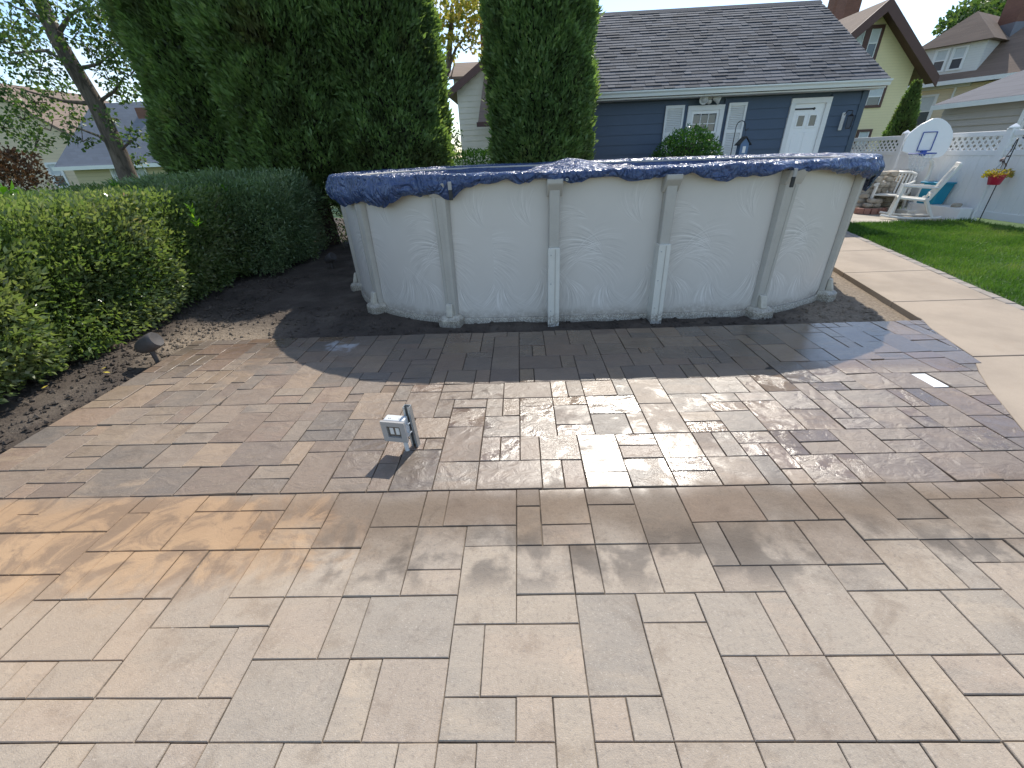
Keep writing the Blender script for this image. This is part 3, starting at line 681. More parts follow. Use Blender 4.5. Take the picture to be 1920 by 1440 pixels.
def rib_post(s):
    p, n = oval(s); nn = np.array([n[0], n[1], 0]); t = np.array([-n[1], n[0], 0]); c = np.array([p[0], p[1], 0])
    prof = [(-.082, .0), (-.082, .03), (-.066, .062), (-.03, .068), (-.026, .060), (.026, .060), (.03, .068), (.066, .062), (.082, .03), (.082, .0)]
    mb = MB(); rows = [(.0, .80), (.45, .86), (.95, .95), (1.30, 1.06)]; vs = []
    for z, k in rows:
        for a, b_ in prof: vs.append(c+t*a*k+nn*(b_*k+.001)+np.array([0, 0, z]))
    kk = len(prof); fs = [(i*kk+j, i*kk+j+1, (i+1)*kk+j+1, (i+1)*kk+j) for i in range(len(rows)-1) for j in range(kk-1)]
    fs += [tuple(range(kk)), tuple(range((len(rows)-1)*kk, len(rows)*kk))]
    mb.add(vs, fs); up = mb.build('post', M['post'], pool, smooth=True)
    # moulded foot with a buttress fin, and a cap bracket under the rail
    f = MB(); sec = [(-.125, .0, .02), (-.125, .13, .02), (-.06, .165, .02), (.06, .165, .02), (.125, .13, .02), (.125, .0, .02)]
    lo = [c+t*a+nn*(b_+.001)+np.array([0, 0, -.06]) for a, b_, _ in sec]; mi = [c+t*a+nn*(b_+.001)+np.array([0, 0, .022]) for a, b_, _ in sec]
    hi = [c+t*a*.72+nn*(b_*.62+.002)+np.array([0, 0, .055]) for a, b_, _ in sec]
    f.add(lo+mi+hi, [(i+6*r_, (i+1) % 6+6*r_, (i+1) % 6+6*r_+6, i+6*r_+6) for r_ in (0, 1) for i in range(6)]+[tuple(range(12, 18))])
    f.prism([c+t*.036+nn*.062+(0, 0, .05), c+t*.036+nn*.125+(0, 0, .05), c+t*.028+nn*.088+(0, 0, .175), c+t*.028+nn*.058+(0, 0, .185)], -t*.068)
    f.build('foot', M['foot'], up, bevel=.004)
    k = MB(); k.prism([c+t*.088+nn*.0+(0, 0, 1.225), c+t*.088+nn*.07+(0, 0, 1.225), c+t*.088+nn*.115+(0, 0, 1.345), c+t*.088+nn*.0+(0, 0, 1.345)], -t*.176)
    k.build('cap', M['post'], up, bevel=.005)
def straight_post(s):
    p, n = oval(s); nn = np.array([n[0], n[1], 0]); t = np.array([-n[1], n[0], 0]); c = np.array([p[0], p[1], 0])
    up = MB().obox(c+nn*.05+(0, 0, .98), t, nn, (0, 0, 1), .098, .1, .64).build('post', M['post'], pool, bevel=.006)
    b_ = MB(); b_.prism([c+t*.058+nn*-.0+(0, 0, -.06), c+t*.058+nn*.165+(0, 0, -.06), c+t*.058+nn*.125+(0, 0, .745), c+t*.058+(0, 0, .745)], -t*.116)
    cv = b_.build('buttress', M['postpale'], up, bevel=.004)
    g_ = MB(); g_.bar(c+t*.012+nn*.1652+(0, 0, .02), c+t*.012+nn*.1275+(0, 0, .735), .006, .004, nn); g_.build('seam', M['post'], cv)
    for zz in (.12, .4, .68):
        r_ = .165-(zz+.06)/.805*.04; MB().lathe([(.006, 0), (.006, .003), (.003, .005)], c-t*.03+nn*(r_+.0005)+(0, 0, zz), 8, nn).build('screw', M['galv'], cv)
    k = MB(); k.prism([c+t*.072+(0, 0, 1.2), c+t*.072+nn*.06+(0, 0, 1.2), c+t*.072+nn*.14+(0, 0, 1.31), c+t*.072+nn*.14+(0, 0, 1.35), c+t*.072+(0, 0, 1.35)], -t*.144)
    k.build('cap', M['post'], up, bevel=.006)
straight_post(.334-POOL_C0); straight_post(1.405-POOL_C0)
for a in (11.2, 43, 75, 107, 139): rib_post(STR+POOL_R*R(a))
for a in (13.5, 44.5, 76, 107, 139): rib_post(-POOL_R*R(a))

# ------------------------------------------------------------------ pool cover
ns = 900; ss = np.arange(ns)*PER/ns
front = ((ss < STR) | (ss > PER-.45) | ((ss > STR) & (ss < STR+.35))).astype(float)
k = np.ones(61)/61; front = np.convolve(np.r_[front[-60:], front, front[:60]], k, 'same')[60:-60]
n1 = fbm(np.c_[ss*1.7, np.zeros(ns), np.zeros(ns)], 21, 2); n2 = fbm(np.c_[ss*6, np.ones(ns), np.zeros(ns)], 22, 3)
zb = 1.335-.05*(n2-.5)*2-(1-front)*(.03+.10*np.clip(n1-.38, 0, 1)*2.4)      # hem height round the pool
# festoons hanging at the curved ends
for s0, dz, wd in ((PER-.36, .075, .11), (PER-2.3, .09, .16), (STR+1.35, .06, .25), (STR+2.25, .16, .2), (STR+1.9, .06, .4), (PER-1.7, .05, .3), (STR*.66, -.0, .2), (STR*.87, .03, .25)):
    dd = np.abs(ss-s0); zb -= dz*np.exp(-(np.minimum(dd, PER-dd)/wd)**2)
rows = []
loose = 1-front
def row(off, z, amp, seed, pleat):
    q = np.c_[ss*pleat, np.full(ns, z if np.isscalar(z) else 1.)*4, np.full(ns, seed*3.1)]
    o = off+amp*(fbm(q, seed, 3)-.5)*2
    V = np.empty((ns, 3))
    for i in range(ns): p, n_ = oval(ss[i], o[i] if not np.isscalar(o) else o); V[i, :2] = p
    V[:, 2] = z; return V
zt = 1.408+.012*(fbm(np.c_[ss*3, np.zeros(ns), np.zeros(ns)], 31, 3)-.5)
for k in range(9):
    u_ = k/8.; z_ = zb*(1-u_)+(zt-.012)*u_
    base = (.122+.035*loose*np.sin(math.pi*min(u_*1.1, 1)))+(-.02*(1-u_)**3)
    rows.append(row(base, z_, .014+.040*(1-u_*.6)*(.35+.65*loose.mean() if False else 1), 40, 7.))
    rows[-1][:, 2] = z_+(.006*(fbm(np.c_[ss*9, z_*8, np.zeros(ns)], 44, 2)-.5))
    # slanting folds that run down from the rim
    fold = 1.25*np.abs(fbm(np.c_[ss*9+u_*2.2*np.sin(ss*1.3), np.full(ns, u_*1.4), np.zeros(ns)], 47, 2)-.5)
    for i in range(ns):
        p_, n_ = oval(ss[i]); rows[-1][i, :2] += n_*(.075*(.22-fold[i])*(.3+.7*loose[i])*math.sin(math.pi*min(.15+u_, 1)))
for off, dz in ((.105, .004), (.07, .012), (.02, .013), (-.03, .008), (-.075, -.004)):
    v_ = row(off, zt, .010, 50, 5.); v_[:, 2] = zt+dz+.014*(fbm(np.c_[ss*5, np.full(ns, off*20), np.zeros(ns)], 51, 3)-.5)+.016*(.3-np.abs(fbm(np.c_[ss*11+off*9, np.full(ns, off*6), np.zeros(ns)], 53, 2)-.5))*(.4+.6*loose); rows.append(v_)
sagw = [(-.13, .045), (-.2, .085), (-.3, .12), (-.45, .145), (-.65, .155), (-.9, .15), (-1.2, .14), (-1.5, .135), (-1.8, .13), (-2.03, .13)]
for off, dz in sagw:
    v_ = row(off, zt, .012 if off > -.5 else .0, 60, 3.)
    wr_ = .05*(fbm(np.c_[v_[:, 0]*2.2, v_[:, 1]*2.2, np.zeros(ns)], 62, 4)-.5)+.03*(fbm(np.c_[ss*4.5, np.full(ns, off*1.2), np.zeros(ns)], 63, 3)-.5)
    hump = .225*np.exp(-(((v_[:, 0]-.62)/.58)**2+((v_[:, 1]-5.35)/.65)**2)**1.3)
    v_[:, 2] = zt-dz+wr_*min(1, -off*4)+hump; rows.append(v_)
nr = len(rows); V = np.stack(rows, 1).reshape(-1, 3); Fq = []
ii = np.arange(ns)
Fq = np.concatenate([np.c_[ii*nr+j, ((ii+1) % ns)*nr+j, ((ii+1) % ns)*nr+j+1, ii*nr+j+1] for j in range(nr-1)])
org = np.array((.92, POOL_Y, 1.3))
cover = link('pool_cover', npmesh('pool_cover', V-org, Fq, smooth=True), M['cover'], None, org)
tag(cover, 'wrinkled navy blue winter cover draped over the pool rim', 'pool cover')
p, n_ = oval(.55, .0); q = A(1063, 339, 4.12)
MB().lathe([(.012, 0), (.012, .003), (.006, .003), (.006, 0)], (q[0], POOL_Y-POOL_R-.148, q[2]+.01), 14, (0, -1, 0)).build('grommet', M['galv'], cover)
def clip(s, label, tilt):
    p, n = oval(s, .155); nn = np.array([n[0], n[1], 0]); t = np.array([-n[1], n[0], 0]); c = np.array([p[0], p[1], 1.30])
    root = empty('cover_clip', c, label, 'clip', 'clips holding the pool cover')
    MB().obox(c+(0, 0, .025), t, nn, (0, 0, 1), .034, .016, .07).build('jaw', M['greyplastic'], root, bevel=.004)
    MB().obox(c+nn*.006+t*tilt*.4+(0, 0, -.05), t, nn, (0, 0, 1), .034, .022, .085).build('lever', M['black'], root, bevel=.005)
clip(PER-.33, 'grey and black clip on the loosely hanging end of the cover', .01)
clip(STR+.32, 'grey and black clip by the ribbed post nearest the walkway', -.02)

# ------------------------------------------------------------------ outlet box on a strut in the patio
bx = np.array([-.672, 2.035, 0.])
box = empty('outlet_post', bx, 'grey weatherproof outlet box on a galvanised strut standing in the pavers', 'outlet')
ax = np.array([.985, -.17, 0]); ay = np.array([.17, .985, 0]); az = np.array([-.055, .02, 1.]); az /= np.linalg.norm(az)
st = MB()
for (cx, cy, sx, sy) in ((0, .0175, .041, .003), (-.019, 0, .003, .036), (.019, 0, .003, .036)): st.obox(bx+ax*cx+ay*cy+az*.125, ax, ay, az, sx, sy, .32)
st.obox(bx+ax*-.0135-ay*.017+az*.125, ax, ay, az, .010, .003, .32); st.obox(bx+ax*.0135-ay*.017+az*.125, ax, ay, az, .010, .003, .32)
st.build('strut', M['galv'], box)
bc = bx-ax*.066-ay*.052+az*.166
b1 = MB().obox(bc+ay*.006, ax, ay, az, .128, .06, .125).build('box', M['boxwhite'], box, bevel=.008, seg=2)
MB().obox(bc-ay*.027-az*.006, ax, ay, az, .142, .008, .128).build('gasket', M['black'], b1, bevel=.004)
cv = MB()
for (cx, cz, sx, sz) in ((0, .053, .148, .030), (0, -.053, .148, .030), (-.058, 0, .032, .076), (.058, 0, .032, .076)): cv.obox(bc-ay*.037+ax*cx+az*(cz-.006), ax, ay, az, sx, .016, sz)
cvo = cv.build('cover_frame', M['greyplastic'], b1, bevel=.0)
MB().obox(bc-ay*.031-az*.006, ax, ay, az, .084, .002, .076).build('window', M['window'], b1)
for cx in (-.018, .018):
    r_ = MB().obox(bc-ay*.0335+ax*cx-az*.006, ax, ay, az, .024, .003, .046).build('receptacle', M['fixture'], b1, bevel=.003)
for cx in (-.035, -.025, .03, .04): MB().lathe([(.0025, 0), (.0025, .002)], bc+ax*cx+az*.0625-ay*.005, 8, az).build('screw', M['black'], b1)
for cz in (.03, -.03): MB().tube([bc+ax*.062+az*cz, bc+ax*.078+az*cz-ay*.004, bc+ax*.082+az*cz+ay*.012], .004, 6).build('hinge', M['boxwhite'], b1, smooth=True)
MB().tube([bc+ax*.03-az*.05, bc+ax*.03-az*.18], .013, 12).build('conduit', M['boxwhite'], box, smooth=True)

# ------------------------------------------------------------------ garden lamps, rock, fallen leaves
def lamp(c, s, label, yaw):
    c = np.array(c, float); root = empty('garden_lamp', c, label, 'lamp', 'bullet lamps along the soil bed')
    d = np.array([math.cos(yaw)*.92, math.sin(yaw)*.92, .42]); d /= np.linalg.norm(d)
    prof = [(.004, -.125), (.03, -.118), (.052, -.095), (.066, -.06), (.074, -.01), (.077, .05), (.074, .085), (.066, .095), (.05, .093), (.02, .088)]
    MB().lathe([(r_*s, z*s) for r_, z in prof], c+np.array([0, 0, .16*s]), 22, d).build('head', M['lampbrown'], root, smooth=True)
    MB().tube([c+(0, 0, -.06), c+(0, 0, .04*s), c+(-.005, 0, .11*s)], [.018*s, .02*s, .026*s], 12).build('stem', M['lampbrown'], root, smooth=True)
lamp((-3.42, 3.43, 0), 1.0, 'dark brown bullet lamp at the corner of the patio beside the hedge', .15)
lamp((-3.22, 7.1, -.02), .95, 'dark brown bullet lamp on the shaded soil beside the pool', -.4)
def rock(name, c, r, mat, label, cat, group=None, flat=.6, seed=0, yaw=0.):
    import bmesh
    bm = bmesh.new(); bmesh.ops.create_icosphere(bm, subdivisions=2, radius=1)
    for v in bm.verts:
        q = v.co; k = .75+.5*float(fbm(np.array([[q.x*1.3+seed*3.7, q.y*1.3, q.z*1.3]]), seed, 2)[0])
        q = Vector((math.copysign(abs(q.x)**.7, q.x), math.copysign(abs(q.y)**.7, q.y), math.copysign(abs(q.z)**.6, q.z)))*k
        v.co = Vector((q.x*r[0], q.y*r[1], q.z*r[2]))
    bm.transform(Matrix.Rotation(yaw, 4, 'Z')); me = bpy.data.meshes.new(name); bm.to_mesh(me); bm.free()
    o = link(name, me, mat, None, c); return tag(o, label, cat, group)
q = G(225, 655); rock('rock', (q[0]-.1, q[1]+.05, .0), (.085, .06, .04), M['rock'], 'small brown rock half hidden under the hedge', 'rock', seed=3)
for x, y in ((196, 693), (202, 701), (85, 729)):
    q = G(x, y); mb = MB(); a = random.uniform(0, 6); c = np.array([q[0], q[1], .012]); d = np.array([math.cos(a), math.sin(a), .1]); s_ = np.array([-d[1], d[0], .05])
    mb.add([c-d*.025, c+s_*.013+(0, 0, .006), c+d*.028+(0, 0, .008), c-s_*.013+(0, 0, .005)], [(0, 1, 2), (0, 2, 3)])
    tag(mb.build('fallen_leaf', M['fallen'], org=c), 'yellow fallen leaf lying on the soil under the hedge', 'leaf', 'fallen leaves on the soil')

# ------------------------------------------------------------------ navy garage
GA = R(1.7); EX = np.array([math.cos(GA), -math.sin(GA), 0]); EY = np.array([math.sin(GA), math.cos(GA), 0]); GO = np.array([7.64, 11.0, 0]); UZ = np.array([0, 0, 1.])
def L3(u, v, z): return GO+EX*u+EY*v+UZ*z
def gw(x, y):                               # photo pixel on the garage's front wall -> (u, z)
    d = ray(x, y); t_ = np.dot(GO-CAM, EY)/np.dot(d, EY); q = CAM+d*t_; return np.dot(q-GO, EX), q[2]
gar = empty('garage', L3(-3.6, 2, 0), 'navy blue clapboard garage with charcoal shingle roof and white door', 'garage')
GL, ZE, ZR, VE, VR = -7.1, 2.67, 4.70, -.38, 3.05
def lbox(mb, u0, v0, z0, u1, v1, z1): return mb.obox(L3((u0+u1)/2, (v0+v1)/2, (z0+z1)/2), EX, EY, UZ, abs(u1-u0), abs(v1-v0), abs(z1-z0))
wm = lbox(MB(), GL, .03, 0, 0, 6.1, 2.6); wm.prism([L3(-.001, .04, 2.6), L3(-.001, 6.09, 2.6), L3(-.001, VR, ZR-.14)], EX*-.1); wm.prism([L3(GL+.1, .04, 2.6), L3(GL+.1, 6.09, 2.6), L3(GL+.1, VR, ZR-.14)], EX*-.099)
wall = wm.build('wall', M['bluetrim'], gar)
wu0, wz1 = gw(1290, 199); wu1, _ = gw(1359, 195); du0, dz1 = gw(1484, 185); du1, _ = gw(1560, 181)
wz0, dz0 = wz1-1.05, .18
z = .08; EXPO = .198
while z < 2.42:
    segs = [(GL+.02, -.10)]
    for a, b_, lo, hi in ((wu0, wu1, wz0, wz1), (du0, du1, dz0, dz1)):
        if z+EXPO > lo and z < hi:
            ns_ = []
            for s0, s1 in segs:
                if b_ <= s0 or a >= s1: ns_.append((s0, s1))
                else: ns_ += [(s0, a), (b_, s1)]
            segs = ns_
    for s0, s1 in segs:
        if s1-s0 < .05: continue
        MB().prism([L3(s0, -.026, z), L3(s0, -.008, z+EXPO+.02), L3(s0, .028, z+EXPO+.02), L3(s0, .028, z)], EX*(s1-s0)).build('siding_board', M['blue'], wall)
    z += EXPO
lbox(MB(), -.10, -.035, .05, .02, .1, 2.50).build('corner_board', M['bluetrim'], wall)
# roof: decking, gutter, then single shingles
SL = L3(0, VR, ZR)-L3(0, VE, ZE); SLEN = np.linalg.norm(SL); SLd = SL/SLEN; NR = np.cross(EX, SLd)
rf = MB(); rf.prism([L3(GL-.1, VE, ZE-.03), L3(GL-.1, VR, ZR-.03), L3(GL-.1, VR, ZR-.12), L3(GL-.1, VE, ZE-.12)], EX*(-GL+.2))
rf.prism([L3(GL-.1, 6.48, ZE-.03), L3(GL-.1, VR, ZR-.03), L3(GL-.1, VR, ZR-.12), L3(GL-.1, 6.48, ZE-.12)], EX*(-GL+.2))
roof = rf.build('roof', M['shingle'], gar, rnd=.3)
gt = MB(); prof = [(VE-.005, ZE-.02), (VE-.115, ZE-.02), (VE-.115, ZE-.045), (VE-.085, ZE-.075), (VE-.075, ZE-.125), (VE-.005, ZE-.125)]
gt.prism([L3(GL-.1, v, z_) for v, z_ in prof], EX*(-GL+.22)); gt.build('gutter', M['gutter'], roof)
lbox(MB(), GL-.1, VE, ZE-.16, .1, .03, ZE-.135).build('soffit', M['whitepaint'], roof)
expo = .142; nc = int(SLEN/expo); tiles = []
rd = random.Random(5)
for c in range(nc):
    u = GL-.1-rd.uniform(0, .3)
    while u < .12:
        w_ = rd.choice((.16, .22, .30, .34)); u0, u1 = max(u, GL-.1), min(u+w_-.004, .12)
        if u1-u0 > .03: tiles.append((u0, u1, c, rd.random(), rd.choice((.007, .007, .014))))
        u += w_
def tile(u0, u1, c, th):
    a0 = L3(0, VE-.02, ZE-.012)+SLd*(c*expo); a1 = a0+SLd*(expo*1.25)
    lo, hi = .012+th, .004
    return [a0+EX*u0+NR*lo, a0+EX*u1+NR*lo, a1+EX*u1+NR*hi, a1+EX*u0+NR*hi, a0+EX*u0+NR*(lo-.014), a0+EX*u1+NR*(lo-.014)], [(0, 1, 2, 3), (4, 5, 1, 0), (4, 0, 3), (5, 2, 1)]
tiles.sort(key=lambda q: q[2]-q[0]*.6)       # the ones that show largest: lowest courses toward the door end
sv, sf, s1 = [], [], []
for k, (u0, u1, c, r_, th) in enumerate(tiles):
    vs_, fs_ = tile(u0, u1, c, th)
    if k < 300:
        me = bpy.data.meshes.new('shingle'); me.from_pydata([tuple(v-ORG[gar]) for v in vs_], [], fs_); setattr_(me, 'rnd', [r_]*4); link('shingle', me, M['shingle'], roof)
    else:
        b_ = len(sv); sv += [tuple(v-ORG[gar]) for v in vs_]; sf += [tuple(i+b_ for i in f) for f in fs_]; s1 += [r_]*4
me = bpy.data.meshes.new('upper_shingles'); me.from_pydata(sv, [], sf); setattr_(me, 'rnd', s1); tag(link('upper_shingles', me, M['shingle'], roof), kind='stuff')
MB().prism([L3(GL-.1, VR-.12, ZR-.05), L3(GL-.1, VR, ZR+.035), L3(GL-.1, VR+.12, ZR-.05)], EX*(-GL+.22)).build('ridge_cap', M['shingle'], roof, rnd=.2)
# window with frame, sash bars, curtain behind, louvred shutters
win = empty('w', (0, 0, 0), 'x', 'x'); bpy.data.objects.remove(win)
fr = MB(); T_ = .1
for a in ((wu0, wz1-T_, wu1, wz1), (wu0, wz0, wu1, wz0+T_), (wu0, wz0+T_, wu0+T_, wz1-T_), (wu1-T_, wz0+T_, wu1, wz1-T_)): lbox(fr, a[0], -.055, a[1], a[2], .03, a[3])
wf = fr.build('window', M['whitepaint'], gar, bevel=.004)
iu0, iu1, iz0, iz1 = wu0+T_, wu1-T_, wz0+T_, wz1-T_
ins = MB()
for a in ((iu0, iz1-.06, iu1, iz1), (iu0, iz0, iu1, iz0+.06), (iu0, iz0+.06, iu0+.045, iz1-.06), (iu1-.045, iz0+.06, iu1, iz1-.06), (iu0+.045, (iz0+iz1)/2-.02, iu1-.045, (iz0+iz1)/2+.02)): lbox(ins, a[0], -.03, a[1], a[2], .02, a[3])
ins.build('sash', M['white'], wf)
pw = (iu1-iu0-.09)
for i in range(3):
    for j in range(4):
        z0 = iz0+.065+j*(iz1-iz0-.13)/4; lbox(MB(), iu0+.05+i*pw/3, .0, z0, iu0+.04+(i+1)*pw/3, .008, z0+(iz1-iz0-.13)/4-.012).build('pane', M['glass'], wf)
bars = MB()
for i in (1, 2): lbox(bars, iu0+.038+i*pw/3, -.012, iz0+.06, iu0+.052+i*pw/3, .006, iz1-.06)
for j in (1, 3): z0 = iz0+.06+j*(iz1-iz0-.13)/4; lbox(bars, iu0+.045, -.0125, z0-.006, iu1-.045, .0055, z0+.006)
bars.build('glazing_bars', M['white'], wf)
for (xa, xb, yt) in ((1247, 1282, 205), (1365, 1399, 199)):
    a, zt_ = gw(xa, yt); b_, _ = gw(xb, yt); zt_ = wz1+.02; zb_ = wz0-.02
    f = MB()
    for q in ((a, zb_, a+.045, zt_), (b_-.045, zb_, b_, zt_), (a+.045, zt_-.06, b_-.045, zt_), (a+.045, zb_, b_-.045, zb_+.06), (a+.045, (zb_+zt_)/2-.03, b_-.045, (zb_+zt_)/2+.03)): lbox(f, q[0], -.07, q[1], q[2], -.03, q[3])
    sh_ = f.build('shutter', M['whitepaint'], gar)
    lv = MB(); zz = zb_+.07
    lbox(lv, a+.045, -.036, zb_+.06, b_-.045, -.031, zt_-.06)
    while zz < zt_-.08:
        lv.prism([L3(a+.046, -.066, zz), L3(a+.046, -.060, zz-.006), L3(a+.046, -.038, zz+.022), L3(a+.046, -.042, zz+.028)], EX*(b_-a-.092)); zz += .034
    tag(lv.build('louvres', M['whitepaint'], sh_), kind='stuff')
# door: casing, slab with raised panels, two glazed lights, strap
cs = MB(); T_ = .105
for a in ((du0, dz1-T_, du1, dz1), (du0, dz0, du0+T_, dz1-T_), (du1-T_, dz0, du1, dz1-T_)): lbox(cs, a[0], -.06, a[1], a[2], .03, a[3])
dr = cs.build('door_casing', M['whitepaint'], gar, bevel=.004)
iu0, iu1, iz1 = du0+T_, du1-T_, dz1-T_
slab = lbox(MB(), iu0, -.02, dz0, iu1, .02, iz1).build('door', M['white'], gar)
wd = iu1-iu0
for k in (0, 1):
    c0 = iu0+wd*(.14+.40*k); c1 = c0+wd*.32
    fr = MB(); z0, z1 = iz1-.46, iz1-.19
    for a in ((c0, z1-.035, c1, z1), (c0, z0, c1, z0+.035), (c0, z0+.035, c0+.035, z1-.035), (c1-.035, z0+.035, c1, z1-.035)): lbox(fr, a[0], -.034, a[1], a[2], -.019, a[3])
    lf = fr.build('light_frame', M['white'], slab); lbox(MB(), c0+.036, -.026, z0+.036, c1-.036, -.021, z1-.036).build('pane', M['glass'], lf)
    for (z0, z1) in ((iz1-1.15, iz1-.55), (iz1-1.85, iz1-1.25)):
        lbox(MB(), c0, -.028, z0, c1, -.019, z1).build('panel', M['white'], slab, bevel=.008)
lbox(MB(), iu0+.0, -.034, iz1-.115, iu0+wd*.62, -.021, iz1-.085).build('strap', M['black'], slab)
MB().lathe([(.0, 0), (.028, .002), (.02, .02)], L3(iu0+wd*.66, -.021, iz1-.1), 10, -EY).build('strap_end', M['black'], slab)
MB().lathe([(.012, 0), (.012, .03), (.028, .04), (.03, .06), (.018, .075)], L3(iu0+.07, -.02, 1.1), 14, -EY).build('door_knob', M['galv'], slab, smooth=True)
# floodlight under the eave, lantern beside the door
u, z_ = gw(1328, 183); c = L3(u, -.03, z_)
fl = empty('floodlight', c, 'white twin head floodlight under the garage eave', 'floodlight')
MB().obox(c+UZ*.03, EX, EY, UZ, .16, .07, .13).build('mount', M['fixture'], fl, bevel=.012, seg=2)
MB().lathe([(.055, 0), (.06, .02), (.05, .05), (.02, .07)], c-EY*.05-UZ*.06, 16, (0, -.2, -1)).build('sensor', M['fixture'], fl, smooth=True)
for sx, dx in ((-1, (-.55, -.8, -.25)), (1, (.85, -.4, -.3))):
    d = unit(np.array(dx, float)); q = c+EX*sx*.09-EY*.07-UZ*.02
    hd = MB().lathe([(.03, -.05), (.042, -.045), (.05, .0), (.088, .075), (.094, .10), (.08, .102), (.07, .09)], q+d*.04, 18, d).build('lamp_head', M['fixture'], fl, smooth=True)
    MB().lathe([(.068, 0), (.05, .012), (.01, .018)], q+d*.128, 16, d).build('lens', M['boxwhite'], hd, smooth=True)
u, z_ = gw(1577, 228); c = L3(u, -.03, z_)
ln = empty('wall_lantern', c, 'small black wall lantern with white bracket beside the garage door', 'lantern')
bk = MB(); bk.obox(c-UZ*.0, EX, EY, UZ, .075, .03, .34); bk.build('back_plate', M['fixture'], ln, bevel=.01)
MB().tube([c-EY*.02+UZ*.12, c-EY*.1+UZ*.2, c-EY*.17+EX*.06+UZ*.19, c-EY*.17+EX*.06+UZ*.13], .008, 8).build('arm', M['black'], ln, smooth=True)
lc = c-EY*.17+EX*.06
MB().lathe([(.0, .14), (.075, .09), (.08, .085), (.02, .085)], lc, 4).build('hood', M['black'], ln)
MB().lathe([(.05, -.13), (.068, .085)], lc, 4).build('lantern_glass', M['glass'], ln)
cage = MB()
for k in range(4):
    a = k*math.pi/2; cage.tube([lc+np.array([.053*math.cos(a), .053*math.sin(a), -.135]), lc+np.array([.071*math.cos(a), .071*math.sin(a), .085])], .005, 5)
cage.lathe([(.055, -.15), (.055, -.13)], lc, 4); cage.build('cage', M['black'], ln)

# ------------------------------------------------------------------ other houses
def rect_window(parent, P0, ux, w_, h_, nrm, trim, frame=.12, name='window', sash=True):
    """P0 lower left corner; ux along the wall; nrm outward"""
    P0, ux, nrm = np.array(P0), unit(np.array(ux, float)), unit(np.array(nrm, float)); f = MB(); ce = lambda a, z_: P0+ux*a+UZ*z_
    for a, z0, sa, sz in ((w_/2, h_-frame/2, w_, frame), (w_/2, frame/2, w_, frame), (frame/2, h_/2, frame, h_-2*frame), (w_-frame/2, h_/2, frame, h_-2*frame)):
        f.obox(ce(a, z0)+nrm*.02, ux, nrm, UZ, sa, .1, sz)
    wo = f.build(name, trim, parent)
    iw = w_-2*frame; ih = h_-2*frame
    MB().obox(ce(w_/2, frame+ih*.26), ux, nrm, UZ, iw, .03, ih*.5).build('pane', M['glass'], wo)
    MB().obox(ce(w_/2, frame+ih*.76), ux, nrm, UZ, iw, .03, ih*.47).build('pane', M['curtain'], wo)
    if sash:
        s_ = MB(); s_.obox(ce(w_/2, h_/2)+nrm*.03, ux, nrm, UZ, iw, .05, .06)
        for a in (frame+.025, w_-frame-.025): s_.obox(ce(a, h_/2)+nrm*.025, ux, nrm, UZ, .05, .04, ih)
        s_.build('sash', M['whitepaint'], wo)
    return wo
def slab(parent, a, b_, c, d, th, mat, name='roof'):       # roof slab from four corner points
    return MB().prism([a, b_, c, d], (0, 0, -th)).build(name, mat, parent)

# yellow house with brown trim
YY = 27.
ap = A(1649, 8, YY); rr = A(1717, 119, YY); xa, za, xr, ze = ap[0], ap[2], rr[0], rr[2]; xl = 2*xa-xr
yh = empty('yellow_house', (xa, YY, -.2), 'pale yellow house with dark brown eaves behind the garage', 'house')
w_ = MB(); w_.prism([(xl, YY, -.3), (xr, YY, -.3), (xr, YY, ze), (xa, YY, za), (xl, YY, ze)], (0, 11, 0)); w_.build('wall', M['yellowwall'], yh)
sl = (za-ze)/(xr-xa); ov, fo = .85, .75
for sg, xe in ((1, xr), (-1, xl)):
    e = np.array([xe+sg*ov, YY-fo, ze-ov*sl+.05]); t_ = np.array([xa, YY-fo, za+.05])
    rfo = MB().prism([t_, e, e+np.array([0, 12.5, 0]), t_+np.array([0, 12.5, 0])], (0, 0, -.16)).build('roof', M['brownroof'], yh)
    MB().prism([t_+(0, -.03, .03), e+(0, -.03, .03), e+(0, -.03, -.42), t_+(0, -.03, -.50)], (0, .06, 0)).build('rake_board', M['browntrim'], rfo)
    MB().prism([t_+(0, .05, -.20), e+(0, .05, -.20), e+(0, fo-.02, -.20), t_+(0, fo-.02, -.20)], (0, 0, -.04)).build('soffit', M['browntrim'], rfo)
a = A(1597, 108, YY-.01); b_ = A(1655, 52, YY)
wtop = A(1600, 49, YY); wr_ = A(1656, 52, YY); wbot = A(1640, 105, YY)
for k in (0, 1):
    ww = (wr_[0]-wtop[0])/2; rect_window(yh, (wtop[0]+.06+k*ww, YY, wbot[2]-.2), (1, 0, 0), ww, wtop[2]-wbot[2]+.2, (0, -1, 0), M['browntrim'], .14)
q0, q1, q2 = A(1632, 160, YY), A(1663, 160, YY), A(1640, 202, YY)
rect_window(yh, (q0[0]-.1, YY, q2[2]), (1, 0, 0), q1[0]-q0[0]+.1, q0[2]-q2[2], (0, -1, 0), M['browntrim'], .12)
q0, q1 = A(1608, 243, YY), A(1630, 243, YY)
rect_window(yh, (q0[0], YY, q0[2]-1.5), (1, 0, 0), q1[0]-q0[0]+.15, 1.5, (0, -1, 0), M['browntrim'], .12)
q = A(1592, 12, YY+5); MB().box((q[0]-.5, YY+4.5, za-2.2), (q[0]+.35, YY+5.4, q[2]+.5)).build('chimney', M['brick'], yh)

